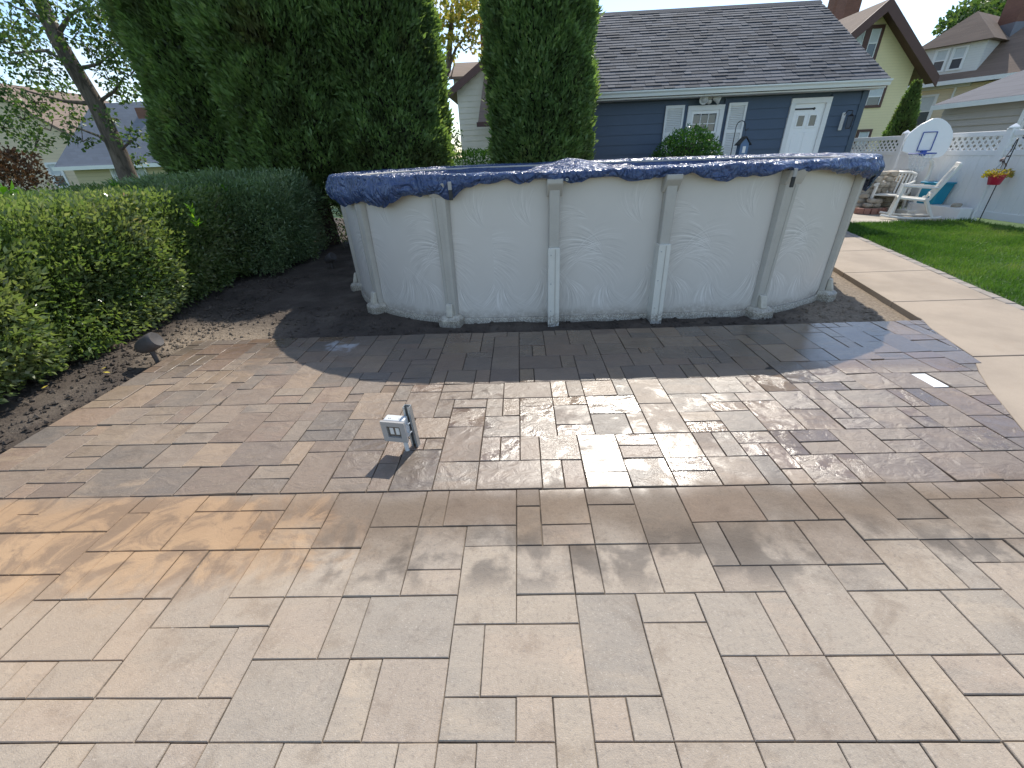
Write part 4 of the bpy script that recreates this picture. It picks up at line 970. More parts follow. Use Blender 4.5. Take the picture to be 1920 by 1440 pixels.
# house farther off: chimney stack poking over the garage ridge
q = A(1567, 10, 40); b_ = MB(); b_.box((q[0]-.35, 39.6, 0), (q[0]+.35, 40.4, q[2]+1.2)); 
hh = empty('distant_house', (q[0], 42, 0), 'distant house with a brick chimney mostly hidden by the garage', 'house')
b_.build('chimney', M['brick'], hh); MB().box((q[0]-4, 39, -.2), (q[0]+3, 46, 5.2)).build('wall', M['whitewall'], hh)
MB().prism([(q[0]-4.4, 38.6, 5.15), (q[0]-4.4, 42.5, 7.2), (q[0]-4.4, 46.4, 5.15)], (7.8, 0, 0)).build('roof', M['brownroof'], hh)

# peach house with dormer
PL, PR = A(1700, 163, 35), A(1900, 137, 30.5); zeav = (PL[2]+PR[2])/2
ux = np.array([PR[0]-PL[0], PR[1]-PL[1], 0]); ulen = np.linalg.norm(ux); ux /= ulen; uy = np.array([-ux[1], ux[0], 0]); B0 = np.array([PL[0], PL[1], 0])
pt = lambda u_, v_, z_: B0+ux*u_+uy*v_+UZ*z_
ph = empty('peach_house', B0+ux*4+uy*3, 'peach clapboard house with brown hipped roof and white dormer', 'house')
LW = ulen+9
MB().prism([pt(.3, .5, -.3), pt(LW, .5, -.3), pt(LW, 9.5, -.3), pt(.3, 9.5, -.3)], (0, 0, zeav+.1)).build('wall', M['peachwall'], ph)
rk = 5.; rz = zeav+4.3
rfm = MB(); e0, e1, r0, r1 = pt(-.3, -.2, zeav), pt(LW+.3, -.2, zeav), pt(3.6, rk, rz), pt(LW-2, rk, rz)
bk0, bk1 = pt(-.3, 10.2, zeav), pt(LW+.3, 10.2, zeav)
rfm.add([e0, e1, r1, r0, bk0, bk1], [(0, 1, 2, 3), (0, 3, 4), (1, 5, 2), (4, 3, 2, 5), (0, 4, 5, 1)])
prf = rfm.build('roof', M['brownroof'], ph)
MB().prism([pt(-.35, -.28, zeav-.2), pt(LW, -.28, zeav-.2), pt(LW, -.28, zeav+.03), pt(-.35, -.28, zeav+.03)], uy*.12).build('gutter', M['whitepaint'], prf)
# dormer
d0 = A(1722, 150, 34.2)
du_, dz_ = .15, zeav+.25
dw, dh, dd = 3.1, 1.7, 4.2
dm = MB().prism([pt(du_, .35, dz_-.6), pt(du_+dw, .35, dz_-.6), pt(du_+dw, .35, dz_+dh), pt(du_, .35, dz_+dh)], uy*dd).build('dormer', M['whitewall'], prf)
MB().add([pt(du_-.4, -.1, dz_+dh), pt(du_+dw+.4, -.1, dz_+dh), pt(du_+dw+.4, dd+1, dz_+dh), pt(du_-.4, dd+1, dz_+dh), pt(du_+dw/2, 1.6, dz_+dh+1.75), pt(du_+dw/2, dd+1, dz_+dh+1.75)], [(0, 1, 4), (1, 2, 5, 4), (0, 4, 5, 3), (0, 3, 2, 1), (2, 3, 5)]).build('dormer_roof', M['brownroof'], dm)
for k in (0, 1): rect_window(dm, pt(du_+.65+k*.9, .35, dz_+.35), ux, .78, 1.25, -uy, M['whitepaint'], .09)
rect_window(ph, pt(.75, .5, zeav-2.5), ux, 1.05, 1.9, -uy, M['whitepaint'], .12); rect_window(ph, pt(3.9, .5, zeav-1.75), ux, .8, 1.15, -uy, M['whitepaint'], .1)
MB().obox(pt(2.55, .47, zeav/2), ux, uy, UZ, .1, .1, zeav-.1).build('corner_board', M['whitepaint'], ph)
lr = MB().prism([pt(-.6, .45, zeav-3.0), pt(4.4, .45, zeav-3.0), pt(4.4, -1.6, zeav-3.75), pt(-.6, -1.6, zeav-3.75)], (0, 0, -.15)).build('porch_roof', M['brownroof'], ph)
q = A(1905, 45, 33.5); ch = MB().box((q[0]-.35, 33.2, zeav), (q[0]+.9, 34.4, q[2]+2.6)).build('chimney', M['brick'], prf); MB().box((q[0]-.42, 33.12, q[2]-.75), (q[0]+.97, 34.5, q[2]+.05)).build('flashing', M['lead'], ch)
q = pt(6.2, 1.7, zeav+1.55); MB().lathe([(.16, -.3), (.16, .1), (.26, .14), (.2, .26), (.02, .3)], q, 12).build('roof_vent', M['fixture'], prf, smooth=True)
MB().tube([pt(8.0, .3, zeav-.1), pt(8.0, .3, .2)], .07, 8).build('downspout', M['browntrim'], ph)

# grey shed beyond the fence
sh = empty('grey_shed', (12.6, 11.3, 0), 'grey clapboard shed with grey shingle roof beyond the white fence', 'shed')
SX, SY0, SY1, SZ = 11.72, 7.2, 13.62, 2.32
MB().box((SX+.03, SY0, 0), (15.6, SY1, SZ)).build('wall', M['greyplank'], sh)
MB().prism([(SX+.03, SY1, SZ), (15.6, SY1, SZ), (13.7, SY1, SZ+.68)], (0, -.1, 0)).build('gable', M['greyplank'], sh)
z = .9
while z < SZ-.05:
    MB().prism([(SX-.04, SY0, z), (SX-.004, SY0, z+.165), (SX+.028, SY0, z+.165), (SX+.028, SY0, z)], (0, SY1-SY0, 0)).build('siding_board', M['greyplank'], sh); z += .15
for sg, xe in ((-1, 11.48), (1, 15.9)):
    MB().prism([(xe, SY0-.2, SZ+.02), (13.7, SY0-.2, SZ+.02+.345*2.22), (13.7, SY1+.18, SZ+.02+.345*2.22), (xe, SY1+.18, SZ+.02)], (0, 0, -.07)).build('roof', M['greyroof'], sh)
MB().box((11.46, SY0-.2, SZ-.1), (11.5, SY1+.18, SZ+.015)).build('fascia', M['gutter'], sh)
q = A(1912, 200, 11.); rect_window(sh, (SX-.02, 11.45, 1.35), (0, -1, 0), .95, .9, (-1, 0, 0), M['whitepaint'], .1)

# buff house with grey roof, left
LY = 25.
l0, l1 = A(150, 345, LY), A(312, 301, LY); ez = l1[2]; xl, xr = l0[0], l1[0]
bh = empty('buff_house', ((xl+xr)/2, LY, -.6), 'buff clapboard house with pale grey roof beyond the leaning tree', 'house')
ry = LY+3.6; rz = A(230, 192, ry)[2]
MB().box((xl, LY, -.7), (xr, LY+7.2, ez)).build('wall', M['yellowwall2'], bh)
MB().prism([(xr, LY, ez), (xr, LY+7.2, ez), (xr, ry, rz-.1)], (-.2, 0, 0)).build('gable', M['yellowwall2'], bh)
for sg in (-1, 1):
    ye = ry+sg*4.1; r_ = MB().prism([(xl-.5, ye, ez-.12), (xr+.35, ye, ez-.12), (xr+.35, ry, rz), (xl-.5, ry, rz)], (0, 0, -.14)).build('roof', M['slateroof'], bh)
    if sg < 0:
        MB().box((xl-.5, ye-.12, ez-.28), (xr+.35, ye+.02, ez-.1)).build('gutter', M['gutter'], r_)
        MB().prism([(xr+.36, ye, ez-.1), (xr+.36, ry, rz+.02), (xr+.36, ry, rz-.22), (xr+.36, ye, ez-.34)], (.05, 0, 0)).build('rake_board', M['brickred'], r_)
q = A(287, 225, ry-.6); MB().box((q[0]-.35, ry-1.2, ez), (q[0]+.35, ry-.4, q[2]+.55)).build('chimney', M['brick'], bh)
for px_ in (222, 258):
    q0 = A(px_, 318, LY); rect_window(bh, (q0[0]-.45, LY, q0[2]-1.2), (1, 0, 0), .95, 1.35, (0, -1, 0), M['whitepaint'], .1)
MB().tube([(xr-.12, LY-.14, ez-.25), (xr-.12, LY-.06, ez-.6), (xr-.12, LY-.06, -.6)], .06, 8).build('downspout', M['whitepaint'], bh)

# cream house at far left
CY = 30.
c0, c1 = A(20, 335, CY), A(155, 300, CY); ctop = A(120, 225, CY)[2]
ch_ = empty('cream_house', ((c0[0]+c1[0])/2, CY, -.6), 'cream clapboard house half hidden by purple shrubs', 'house')
MB().box((c0[0]-3, CY, -.7), (c1[0], CY+8, ctop-.6)).build('wall', M['peachwall'], ch_)
xm = (c0[0]-3+c1[0])/2; hz = ctop+2.2
MB().prism([(c0[0]-3, CY, ctop-.6), (c1[0], CY, ctop-.6), (xm, CY, hz-.15)], (0, .2, 0)).build('gable', M['peachwall'], ch_)
for sg, xe in ((-1, c0[0]-3.5), (1, c1[0]+.5)):
    MB().prism([(xe, CY-.5, ctop-.8), (xm, CY-.5, hz), (xm, CY+8.4, hz), (xe, CY+8.4, ctop-.8)], (0, 0, -.2)).build('roof', M['brownroof'], ch_)
rect_window(ch_, (c1[0]-2.6, CY, .7), (1, 0, 0), 1.0, 1.5, (0, -1, 0), M['whitepaint'], .12)

# cream house seen between the two cedars
KY = 24.
k0 = A(856, 165, KY); kx = k0[0]; kz = k0[2]
kh = empty('cream_gable_house', (kx+2.5, KY, 0), 'cream plank house with brown rake board seen between the two cedars', 'house')
kap = kx+3.4; kaz = kz+(A(910, 90, KY)[2]-A(838, 155, KY)[2])/(A(910, 90, KY)[0]-A(838, 155, KY)[0])*3.4
KW = MB().prism([(kx+.03, KY+.04, -.2), (2*kap-kx, KY+.04, -.2), (2*kap-kx, KY+.04, kz), (kap, KY+.04, kaz), (kx+.03, KY+.04, kz)], (0, 8, 0)).build('wall', M['creamplank'], kh)
z = .6; sp_ = .235
while z < kaz-.3:
    x1 = kx+6 if z < kz else 2*kap-kx-(z-kz)/(kaz-kz)*3.4-.1; x0 = kx if z < kz else kx+(z+sp_-kz)/(kaz-kz)*3.4
    if z+sp_ > kz and z < kz: x0 = kx+max(0, (z+sp_-kz)/(kaz-kz)*3.4)
    if x1-x0 > .2: MB().prism([(x0, KY-.03, z), (x0, KY-.005, z+sp_+.02), (x0, KY+.042, z+sp_+.02), (x0, KY+.042, z)], (x1-x0, 0, 0)).build('siding_board', M['creamplank'], KW)
    z += sp_
ksl = (kaz-kz)/3.4
for sg in (-1, 1):
    e = np.array([kap+sg*(3.4+.45), KY-.5, kz-.45*ksl+.08]); t_ = np.array([kap, KY-.5, kaz+.08])
    r_ = MB().prism([t_, e, e+np.array([0, 9, 0]), t_+np.array([0, 9, 0])], (0, 0, -.12)).build('roof', M['brownroof'], kh)
    MB().prism([t_+(0, -.03, .02), e+(0, -.03, .02), e+(0, -.03, -.3), t_+(0, -.03, -.34)], (0, .06, 0)).build('rake_board', M['browntrim'], r_)
q0, q1 = A(850, 108, KY+3), A(905, 150, KY+3)
dm = MB().box((q0[0], KY+2.2, q1[2]-.6), (q0[0]+3, KY+5, q1[2]+.1)).build('dormer', M['whitewall'], kh)
MB().prism([(q0[0]-.2, KY+1.9, q1[2]+.05), (q0[0]+3.2, KY+1.9, q1[2]+.05), (q0[0]+3.2, KY+5, q0[2]+.1), (q0[0]-.2, KY+5, q0[2]+.1)], (0, 0, -.12)).build('dormer_roof', M['brownroof'], dm)
q = A(905, 70, KY+4); MB().box((q[0]-.1, KY+3.6, kz), (q[0]+.7, KY+4.4, q[2]+.7)).build('chimney', M['brick'], kh)
q0, q1 = A(898, 232, KY-1), A(913, 135, KY)
MB().prism([(q0[0], KY-1.6, q0[2]), (q0[0]+3, KY-1.6, q0[2]), (q0[0]+3.3, KY, q1[2]), (q0[0]+.35, KY, q1[2])], (0, 0, -.12)).build('porch_roof', M['brownroof'], kh)
MB().box((q0[0]-.05, KY-1.72, q0[2]-.16), (q0[0]+3, KY-1.58, q0[2]+.02)).build('gutter', M['browntrim'], kh)
MB().box((q0[0]+.6, KY-1.55, 0), (q0[0]+.78, KY-1.35, q0[2]-.1)).build('porch_post', M['creamplank'], kh)

# ------------------------------------------------------------------ white vinyl fence with lattice top
FX = 9.62
fe = empty('vinyl_fence', (FX, 10.7, 0), 'white vinyl privacy fence with a lattice strip along its top', 'fence')
FP = [4.45, 6.96, 9.48, 12.0, 14.52]
for y in FP:
    po = MB().box((FX-.065, y-.065, -.05), (FX+.065, y+.065, 1.66)).build('post', M['white'], fe, bevel=.006)
    MB().lathe([(.108, 1.662), (.108, 1.685), (.085, 1.70), (.008, 1.745)], (FX, y, 0), 4).build('post_cap', M['white'], po)
for y0, y1 in zip(FP[:-1], FP[1:]):
    a, b_ = y0+.066, y1-.066
    pn = MB().box((FX-.025, a, .06), (FX+.025, b_, .2)).build('bottom_rail', M['white'], fe, bevel=.004)
    MB().box((FX-.025, a, 1.20), (FX+.025, b_, 1.30)).build('middle_rail', M['white'], fe, bevel=.004)
    MB().box((FX-.027, a, 1.54), (FX+.027, b_, 1.63)).build('top_rail', M['white'], fe, bevel=.004)
    nb = 15; ww = (b_-a)/nb
    for k in range(nb): MB().box((FX-.012, a+k*ww+.0012, .2), (FX+.012, a+(k+1)*ww-.0012, 1.2)).build('board', M['white'], fe, bevel=.003)
    lt = MB(); hz = .24; stp = .135
    for sg in (-1, 1):
        y = a-hz
        while y < b_+hz:
            p0, p1 = [y, 1.30], [y+sg*hz, 1.54]
            # trim to the panel
            def cut(p, q):
                out_ = []
                for e_, o_ in ((p, q), (q, p)):
                    yy = min(max(e_[0], a), b_); tt = 0 if abs(o_[0]-e_[0]) < 1e-6 else (yy-e_[0])/(o_[0]-e_[0]); out_.append((yy, e_[1]+(o_[1]-e_[1])*tt))
                return out_
            if not (max(p0[0], p1[0]) < a+.01 or min(p0[0], p1[0]) > b_-.01):
                (ya, za_), (yb, zb_) = cut(p0, p1)
                if abs(za_-zb_) > .03: lt.bar((FX+sg*.004, ya, za_), (FX+sg*.004, yb, zb_), .007, .042, (1, 0, 0)) if False else lt.obox((FX+sg*.004, (ya+yb)/2, (za_+zb_)/2), (1, 0, 0), unit(np.array([0, -(zb_-za_), yb-ya])), unit(np.array([0, yb-ya, zb_-za_])), .007, .040, math.hypot(yb-ya, zb_-za_))
            y += stp
    tag(lt.build('lattice', M['white'], fe), kind='stuff')

# ------------------------------------------------------------------ basketball hoop
HP = np.array([9.0, 10.42, 1.5]); HN = unit(np.array([-.34, -.94, 0.]))
def hp(x, y): d = ray(x, y); return CAM+d*(np.dot(HP-CAM, HN)/np.dot(d, HN))
hoop = empty('basketball_hoop', (9.2, 10.6, 0), 'white toy basketball hoop with rounded backboard in front of the fence', 'basketball hoop')
outl = [(1691, 284), (1694, 272), (1700, 258), (1707, 249), (1717, 241), (1728, 233), (1740, 227), (1750, 222), (1759, 221), (1768, 223), (1776, 228), (1783, 236), (1787, 246), (1787, 258), (1783, 270), (1776, 283), (1768, 292), (1759, 296), (1746, 297), (1734, 296), (1712, 291)]
bb = MB().prism([hp(*q) for q in outl], -HN*.06).build('backboard', M['white'], hoop, bevel=.012, seg=2)
sq = [hp(*q)+HN*.013 for q in ((1732, 248), (1758, 247), (1744, 282), (1718, 283))]; so_ = MB()
for k in range(4): so_.bar(sq[k], sq[(k+1) % 4], .008, .022, HN) if False else so_.tube([sq[k], sq[(k+1) % 4]], .009, 6)
so_.build('target_square', M['hoopblue'], bb)
rc = hp(1729, 287)+HN*.02; ctr = rc+HN*.30-UZ*.0+np.array([-.14, .0, 0])
MB().obox(rc+HN*.02, unit(np.cross(UZ, HN)), HN, UZ, .09, .09, .11).build('bracket', M['hoopblue'], bb, bevel=.006)
rr_ = .225; pts = [ctr+np.array([math.cos(a)*rr_, math.sin(a)*rr_, 0]) for a in np.linspace(0, 2*math.pi, 29)]
rim = MB().tube(pts, .010, 8, False); rim.tube([rc+HN*.05, ctr+unit(rc-ctr)*rr_], .012, 6); rimo = rim.build('rim', M['hoopblue'], bb, smooth=True)
nt_ = MB()
for k in range(14):
    for sg in (-1, 1):
        a0 = k*2*math.pi/14; pp = []
        for j in range(7):
            tt = j/6; ra = rr_*(1-.5*tt**.8); a = a0+sg*tt*1.0; pp.append(ctr+np.array([math.cos(a)*ra, math.sin(a)*ra, -.33*tt]))
        nt_.tube(pp, .0042, 4, False)
nt_.build('net', M['net'], bb)
b0 = hp(1748, 297)-HN*.05
MB().tube([b0+UZ*.12, b0-HN*.04-UZ*.02, b0-HN*.16+np.array([.14, 0, -.1]), b0-HN*.22+np.array([.2, 0, -.3]), b0-HN*.2+np.array([.16, 0, -.6]), b0-HN*.2+np.array([.12, 0, -1.12])], [.035, .035, .036, .038, .04, .045], 12).build('pole', M['whiteplastic'], hoop, smooth=True)
pb = b0-HN*.2+np.array([.12, 0, 0]); MB().box((pb[0]-.2, pb[1]-.15, -.01), (pb[0]+.2, pb[1]+.2, .10)).build('base', M['whiteplastic'], hoop, bevel=.03, seg=2)

# ------------------------------------------------------------------ chairs
def rocking_chair(c, yaw):
    """local: forward = +x"""
    c = np.array(c, float); fw = np.array([math.cos(yaw), math.sin(yaw), 0]); sd_ = np.array([-fw[1], fw[0], 0]); P_ = lambda x, y, z: c+fw*x+sd_*y+UZ*z
    t = empty('rocking_chair', c, 'white plastic rocking chair with slatted back on the concrete pad', 'chair')
    for s in (-1, 1):
        y = s*.28
        MB().tube([P_(x, y, .035+.16*(x+.02)**2) for x in np.linspace(-.52, .50, 11)], .026, 8).build('rocker', M['whiteplastic'], t, smooth=True)
        MB().bar(P_(.34, y, .05), P_(.26, y, .66), .05, .05).build('leg', M['whiteplastic'], t, bevel=.008)
        MB().bar(P_(-.38, y, .05), P_(-.16, y, .44), .05, .05).build('leg', M['whiteplastic'], t, bevel=.008)
        MB().bar(P_(-.20, y, .40), P_(-.48, y*.92, 1.09), .055, .05).build('back_post', M['whiteplastic'], t, bevel=.01)
        MB().obox(P_(.0, y*1.05, .655), unit(fw*1+UZ*.06), sd_, UZ, .58, .085, .03).build('armrest', M['whiteplastic'], t, bevel=.01)
    MB().obox(P_(.05, 0, .41), unit(fw+UZ*.1), sd_, unit(UZ-fw*.1), .52, .54, .04).build('seat', M['whiteplastic'], t, bevel=.012)
    MB().bar(P_(-.465, -.27, 1.06), P_(-.465, .27, 1.06), .1, .045, fw).build('top_rail', M['whiteplastic'], t, bevel=.012)
    MB().bar(P_(-.225, -.27, .5), P_(-.225, .27, .5), .07, .04, fw).build('back_rail', M['whiteplastic'], t, bevel=.01)
    for k in range(8):
        y = -.21+k*.06; MB().bar(P_(-.225, y, .48), P_(-.455, y, 1.05), .033, .018, fw).build('slat', M['whiteplastic'], t)
rocking_chair((8.76, 10.05, -.012), math.pi-.62)
def armchair(c, yaw):
    c = np.array(c, float); fw = np.array([math.cos(yaw), math.sin(yaw), 0]); sd_ = np.array([-fw[1], fw[0], 0]); P_ = lambda x, y, z: c+fw*x+sd_*y+UZ*z
    t = empty('garden_armchair', c, 'white moulded plastic garden armchair behind the rocking chair', 'chair')
    for sx, sy in ((.24, -.25), (.24, .25), (-.26, -.23), (-.26, .23)):
        MB().bar(P_(sx*1.12, sy*1.1, 0), P_(sx*.92, sy, .62 if sx > 0 else .42), .06, .05).build('leg', M['whiteplastic'], t, bevel=.008)
    MB().obox(P_(0, 0, .41), fw, sd_, UZ, .5, .52, .035).build('seat', M['whiteplastic'], t, bevel=.015, seg=2)
    for s in (-1, 1):
        MB().tube([P_(.27, s*.27, .63), P_(0, s*.30, .65), P_(-.25, s*.28, .68)], .035, 8).build('armrest', M['whiteplastic'], t, smooth=True)
        MB().bar(P_(-.25, s*.25, .42), P_(-.36, s*.23, .84), .05, .045).build('back_post', M['whiteplastic'], t, bevel=.01)
    MB().tube([P_(-.35, -.25, .82), P_(-.38, -.12, .87), P_(-.38, .12, .87), P_(-.35, .25, .82)], .032, 8).build('top_rail', M['whiteplastic'], t, smooth=True)
    for k in range(6): y = -.17+k*.068; MB().bar(P_(-.255, y, .43), P_(-.37, y, .85), .036, .016, fw).build('slat', M['whiteplastic'], t)
armchair((8.95, 10.98, -.012), math.pi+.55)

# ------------------------------------------------------------------ by the fence: white planter box, teal lid, pot, stones
b_ = MB(); b_.box((9.26, 9.42, -.01), (9.52, 10.75, .24)); pbx = b_.build('planter_box', M['white'], org=(9.39, 10.1, 0), bevel=.01); tag(pbx, 'low white box standing along the foot of the fence', 'box')
tl = empty('teal_tub', (9.42, 10.3, .24), 'bright teal plastic tub resting on the low white box', 'tub')
MB().prism([(9.30, 10.18, .24), (9.54, 10.18, .24), (9.56, 10.10, .66), (9.28, 10.10, .66)], (0, .46, 0)).build('body', M['tealtub'], tl, bevel=.02, seg=2)
MB().box((9.265, 10.08, .655), (9.575, 10.66, .69)).build('rim', M['tealtub'], tl, bevel=.01)
rock('rock', (9.36, 9.66, .275), (.09, .07, .045), M['stone'], 'flat grey rock lying on the low white box', 'rock', seed=12)
rd = random.Random(3); z = .0
for lev in range(8):
    hgt_ = rd.uniform(.10, .15); nst = 6 if lev < 4 else 5 if lev < 6 else 3
    x = 8.35+lev*.03
    for k in range(nst):
        wdt = rd.uniform(.15, .26)
        if lev >= 6: x += rd.uniform(.05, .16)
        rock('field_stone', (x+wdt/2, 11.35+rd.uniform(-.06, .06)-.0*lev, z+hgt_/2-.01), (wdt*.58, rd.uniform(.13, .2), hgt_*.60), M['stone'], 'flat tan field stone in the stacked pile beside the white chairs', 'stone', 'field stones stacked in the pile', seed=lev*7+k, yaw=rd.uniform(-.2, .2))
        x += wdt+.01
    z += hgt_*.94
for k in range(7):
    a = R(180+k*26); c = np.array([8.62+.30*math.cos(a), 11.0+.2*math.sin(a), .055])
    tag(MB().obox(c, (-math.sin(a), math.cos(a), 0), (math.cos(a), math.sin(a), 0), UZ, .12, .09, .13).build('edging_brick', M['brickred'], org=c, bevel=.008), 'reddish brick set on edge at the foot of the stone pile', 'brick', 'red bricks at the stone pile')
for k, (x, z_) in enumerate(((8.52, .17), (8.70, .17), (8.58, .27), (8.72, .26))):
    rock('round_stone', (x, 11.0, z_), (.10, .09, .055), M['stone'], 'rounded tan stone piled on the red bricks', 'stone', 'rounded stones on the bricks', seed=60+k)

# shepherd hooks with hanging basket and birdhouse
def hook(base, h, rad, dirx, label):
    base = np.array(base, float); pts = [base+(0, 0, -.08), base+(0, 0, h*.5), base+(0, 0, h-rad)]
    for a in np.linspace(0, math.pi*1.05, 9)[1:]: pts.append(base+np.array([dirx[0]*rad*(1-math.cos(a)), dirx[1]*rad*(1-math.cos(a)), h-rad+rad*math.sin(a)*1.1]))
    e = pts[-1]; pts += [e+np.array([dirx[0]*.03, dirx[1]*.03, -.05]), e+np.array([dirx[0]*.08, dirx[1]*.08, -.01])]
    tag(MB().tube(pts, .0085, 8).build('shepherd_hook', M['black'], org=base, smooth=True), label, 'hook'); return e
e = hook((9.50, 9.18, -.02), 1.50, .13, (-.55, -.4), 'thin black shepherd hook planted at the lawn edge by the fence')
bk_ = empty('hanging_basket', e+np.array([-.03, 0, -.62]), 'small red hanging basket with yellow flowers by the fence', 'flower pot')
bc_ = e+np.array([-.03, 0, -.62])
MB().lathe([(.085, 0), (.09, .005), (.125, .15), (.135, .155), (.135, .175), (.12, .175), (.11, .15)], bc_, 20).build('pot', M['red'], bk_, smooth=True)
hg = MB()
for k in range(3): a = k*2.1; hg.tube([bc_+np.array([.13*math.cos(a), .13*math.sin(a), .17]), e+np.array([-.03, 0, -.2])], .003, 4)
hg.build('hanger', M['black'], bk_)
n = 420; th = rng.uniform(0, 2*math.pi, n); rr2 = .17*np.sqrt(rng.random(n)); Pp = np.c_[bc_[0]+rr2*np.cos(th)*1.25, bc_[1]+rr2*np.sin(th), bc_[2]+.15+.11*rng.random(n)**1.5-.7*np.clip(rr2-.12, 0, 1)]
leaves('flowers', Pp, np.c_[np.cos(th), np.sin(th), rng.uniform(.1, 1.2, n)], np.full(n, .045), np.full(n, .03), M['flower'], bk_)
orn = MB(); oc = e+np.array([-.06, -.02, -.13])
for k in range(9):
    a = k*.7; orn.add([oc+(0, 0, -.03*k*.4), oc+np.array([.07*math.cos(a), .05*math.sin(a), .02-.02*k]), oc+np.array([.09*math.cos(a+.5), .06*math.sin(a+.5), -.02-.02*k])], [(0, 1, 2)])
orn.tube([e, oc, oc+(0, 0, -.2)], .006, 5); tag(orn.build('metal_ornament', M['copper'], org=oc), 'rusty metal bird ornament hanging from the hook above the red basket', 'ornament')
q = A(1370, 290, 10.0); e = hook((q[0], 10.0, -.05), A(1380, 230, 10.0)[2]+.07, .10, (.98, 0.1), 'thin black shepherd hook in front of the white shutter')
bi = empty('birdhouse', e+np.array([.03, 0, -.52]), 'small blue lantern shaped birdhouse hanging from a hook before the garage', 'birdhouse'); bc_ = e+np.array([.03, 0, -.52])
MB().prism([bc_+(-.085, -.08, .03), bc_+(.085, -.08, .03), bc_+(.085, -.08, .24), bc_+(0, -.08, .34), bc_+(-.085, -.08, .24)], (0, .16, 0)).build('body', M['birdblue'], bi)
rfb = MB(); 
for s in (-1, 1): rfb.prism([bc_+(0, -.11, .37), bc_+(s*.125, -.11, .225), bc_+(s*.125, .11, .225), bc_+(0, .11, .37)], (0, 0, -.018))
rfb.build('roof', M['black'], bi); MB().box(bc_+(-.12, -.11, .0), bc_+(.12, .11, .03)).build('tray', M['black'], bi)
MB().box(bc_+(-.03, -.085, .07), bc_+(.03, -.079, .19)).build('window', M['whitepaint'], bi); MB().tube([bc_+(0, 0, .35), bc_+(0, 0, .50)], .004, 5).build('hanger', M['black'], bi)

# ------------------------------------------------------------------ cedars
def cedar(c, h, r, z0, label, n, trunk_r=.16, seed=0, bare=False):
    """dense columnar cedar: flattened upright sprays on a lumpy column, dark inside"""
    c = np.array(c, float); t = empty('cedar_tree', c, label, 'tree')
    def prof(z):                      # radius along the height
        k = np.clip((z-z0)/(h-z0), 0, 1); return r*np.clip(np.minimum(1, .55+k*6)*(1-np.clip((k-.70)/.30, 0, 1)**2.2), .03, 1)
    def surf(th, z):
        lum = fbm(np.c_[np.cos(th)*1.6+seed*9, np.sin(th)*1.6, z*1.1], seed+1, 3); lum2 = fbm(np.c_[np.cos(th)*r*4+seed*5, np.sin(th)*r*4, z*3.2], seed+5, 2)
        return prof(z)*(.74+.44*lum)+.26*(lum2-.5), lum2
    MB().tube([c+(0, 0, -.1), c+(.02, 0, .3), c+(-.03, .02, 1.2), c+(0, 0, h*.6)], [trunk_r*1.35, trunk_r*1.05, trunk_r*.9, trunk_r*.3], 14).build('trunk', M['bark'], t, smooth=True)
    if bare:
        b_ = MB()
        for k in range(16):
            a = rng.uniform(0, 6.28); z_ = rng.uniform(.35, z0+.5); ln_ = rng.uniform(.5, 1.1)
            b_.tube([c+(0, 0, z_), c+np.array([math.cos(a)*ln_*.5, math.sin(a)*ln_*.5, z_+.12]), c+np.array([math.cos(a)*ln_, math.sin(a)*ln_, z_+rng.uniform(.1, .5)])], [.022, .015, .006], 5)
        b_.build('branch', M['bark'], t, smooth=True)
    # added opaque core, coloured dark for the shade inside the crown
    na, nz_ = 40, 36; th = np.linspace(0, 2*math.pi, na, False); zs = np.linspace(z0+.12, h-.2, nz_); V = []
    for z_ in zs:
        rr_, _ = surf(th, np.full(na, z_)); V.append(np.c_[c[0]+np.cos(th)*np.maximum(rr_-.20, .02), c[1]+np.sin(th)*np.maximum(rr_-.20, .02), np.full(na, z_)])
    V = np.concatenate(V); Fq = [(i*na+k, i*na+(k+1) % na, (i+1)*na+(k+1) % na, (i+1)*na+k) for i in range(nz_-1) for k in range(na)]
    link('crown_shade_core', npmesh('crown_shade_core', V-ORG[t], Fq, smooth=True), M['cedarcore'], t)
    th = rng.uniform(0, 2*math.pi, n); z_ = z0-.1+(h-z0)*rng.random(n)**.9
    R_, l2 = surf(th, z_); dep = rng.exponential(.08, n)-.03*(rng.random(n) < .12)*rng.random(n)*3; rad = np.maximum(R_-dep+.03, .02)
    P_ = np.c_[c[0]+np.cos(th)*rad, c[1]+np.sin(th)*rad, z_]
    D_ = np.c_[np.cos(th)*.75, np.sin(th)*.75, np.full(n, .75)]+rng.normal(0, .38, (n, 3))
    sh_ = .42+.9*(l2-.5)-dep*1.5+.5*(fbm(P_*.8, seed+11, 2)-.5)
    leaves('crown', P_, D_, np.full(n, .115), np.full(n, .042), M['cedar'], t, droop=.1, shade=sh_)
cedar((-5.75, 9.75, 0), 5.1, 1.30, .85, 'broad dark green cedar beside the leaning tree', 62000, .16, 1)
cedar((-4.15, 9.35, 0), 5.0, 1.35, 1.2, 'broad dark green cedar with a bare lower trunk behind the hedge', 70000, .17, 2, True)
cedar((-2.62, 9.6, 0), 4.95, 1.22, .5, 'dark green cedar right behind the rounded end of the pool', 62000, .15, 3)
cedar((.46, 9.85, 0), 5.1, 1.00, .6, 'narrow columnar cedar standing alone before the garage roof', 58000, .14, 4)

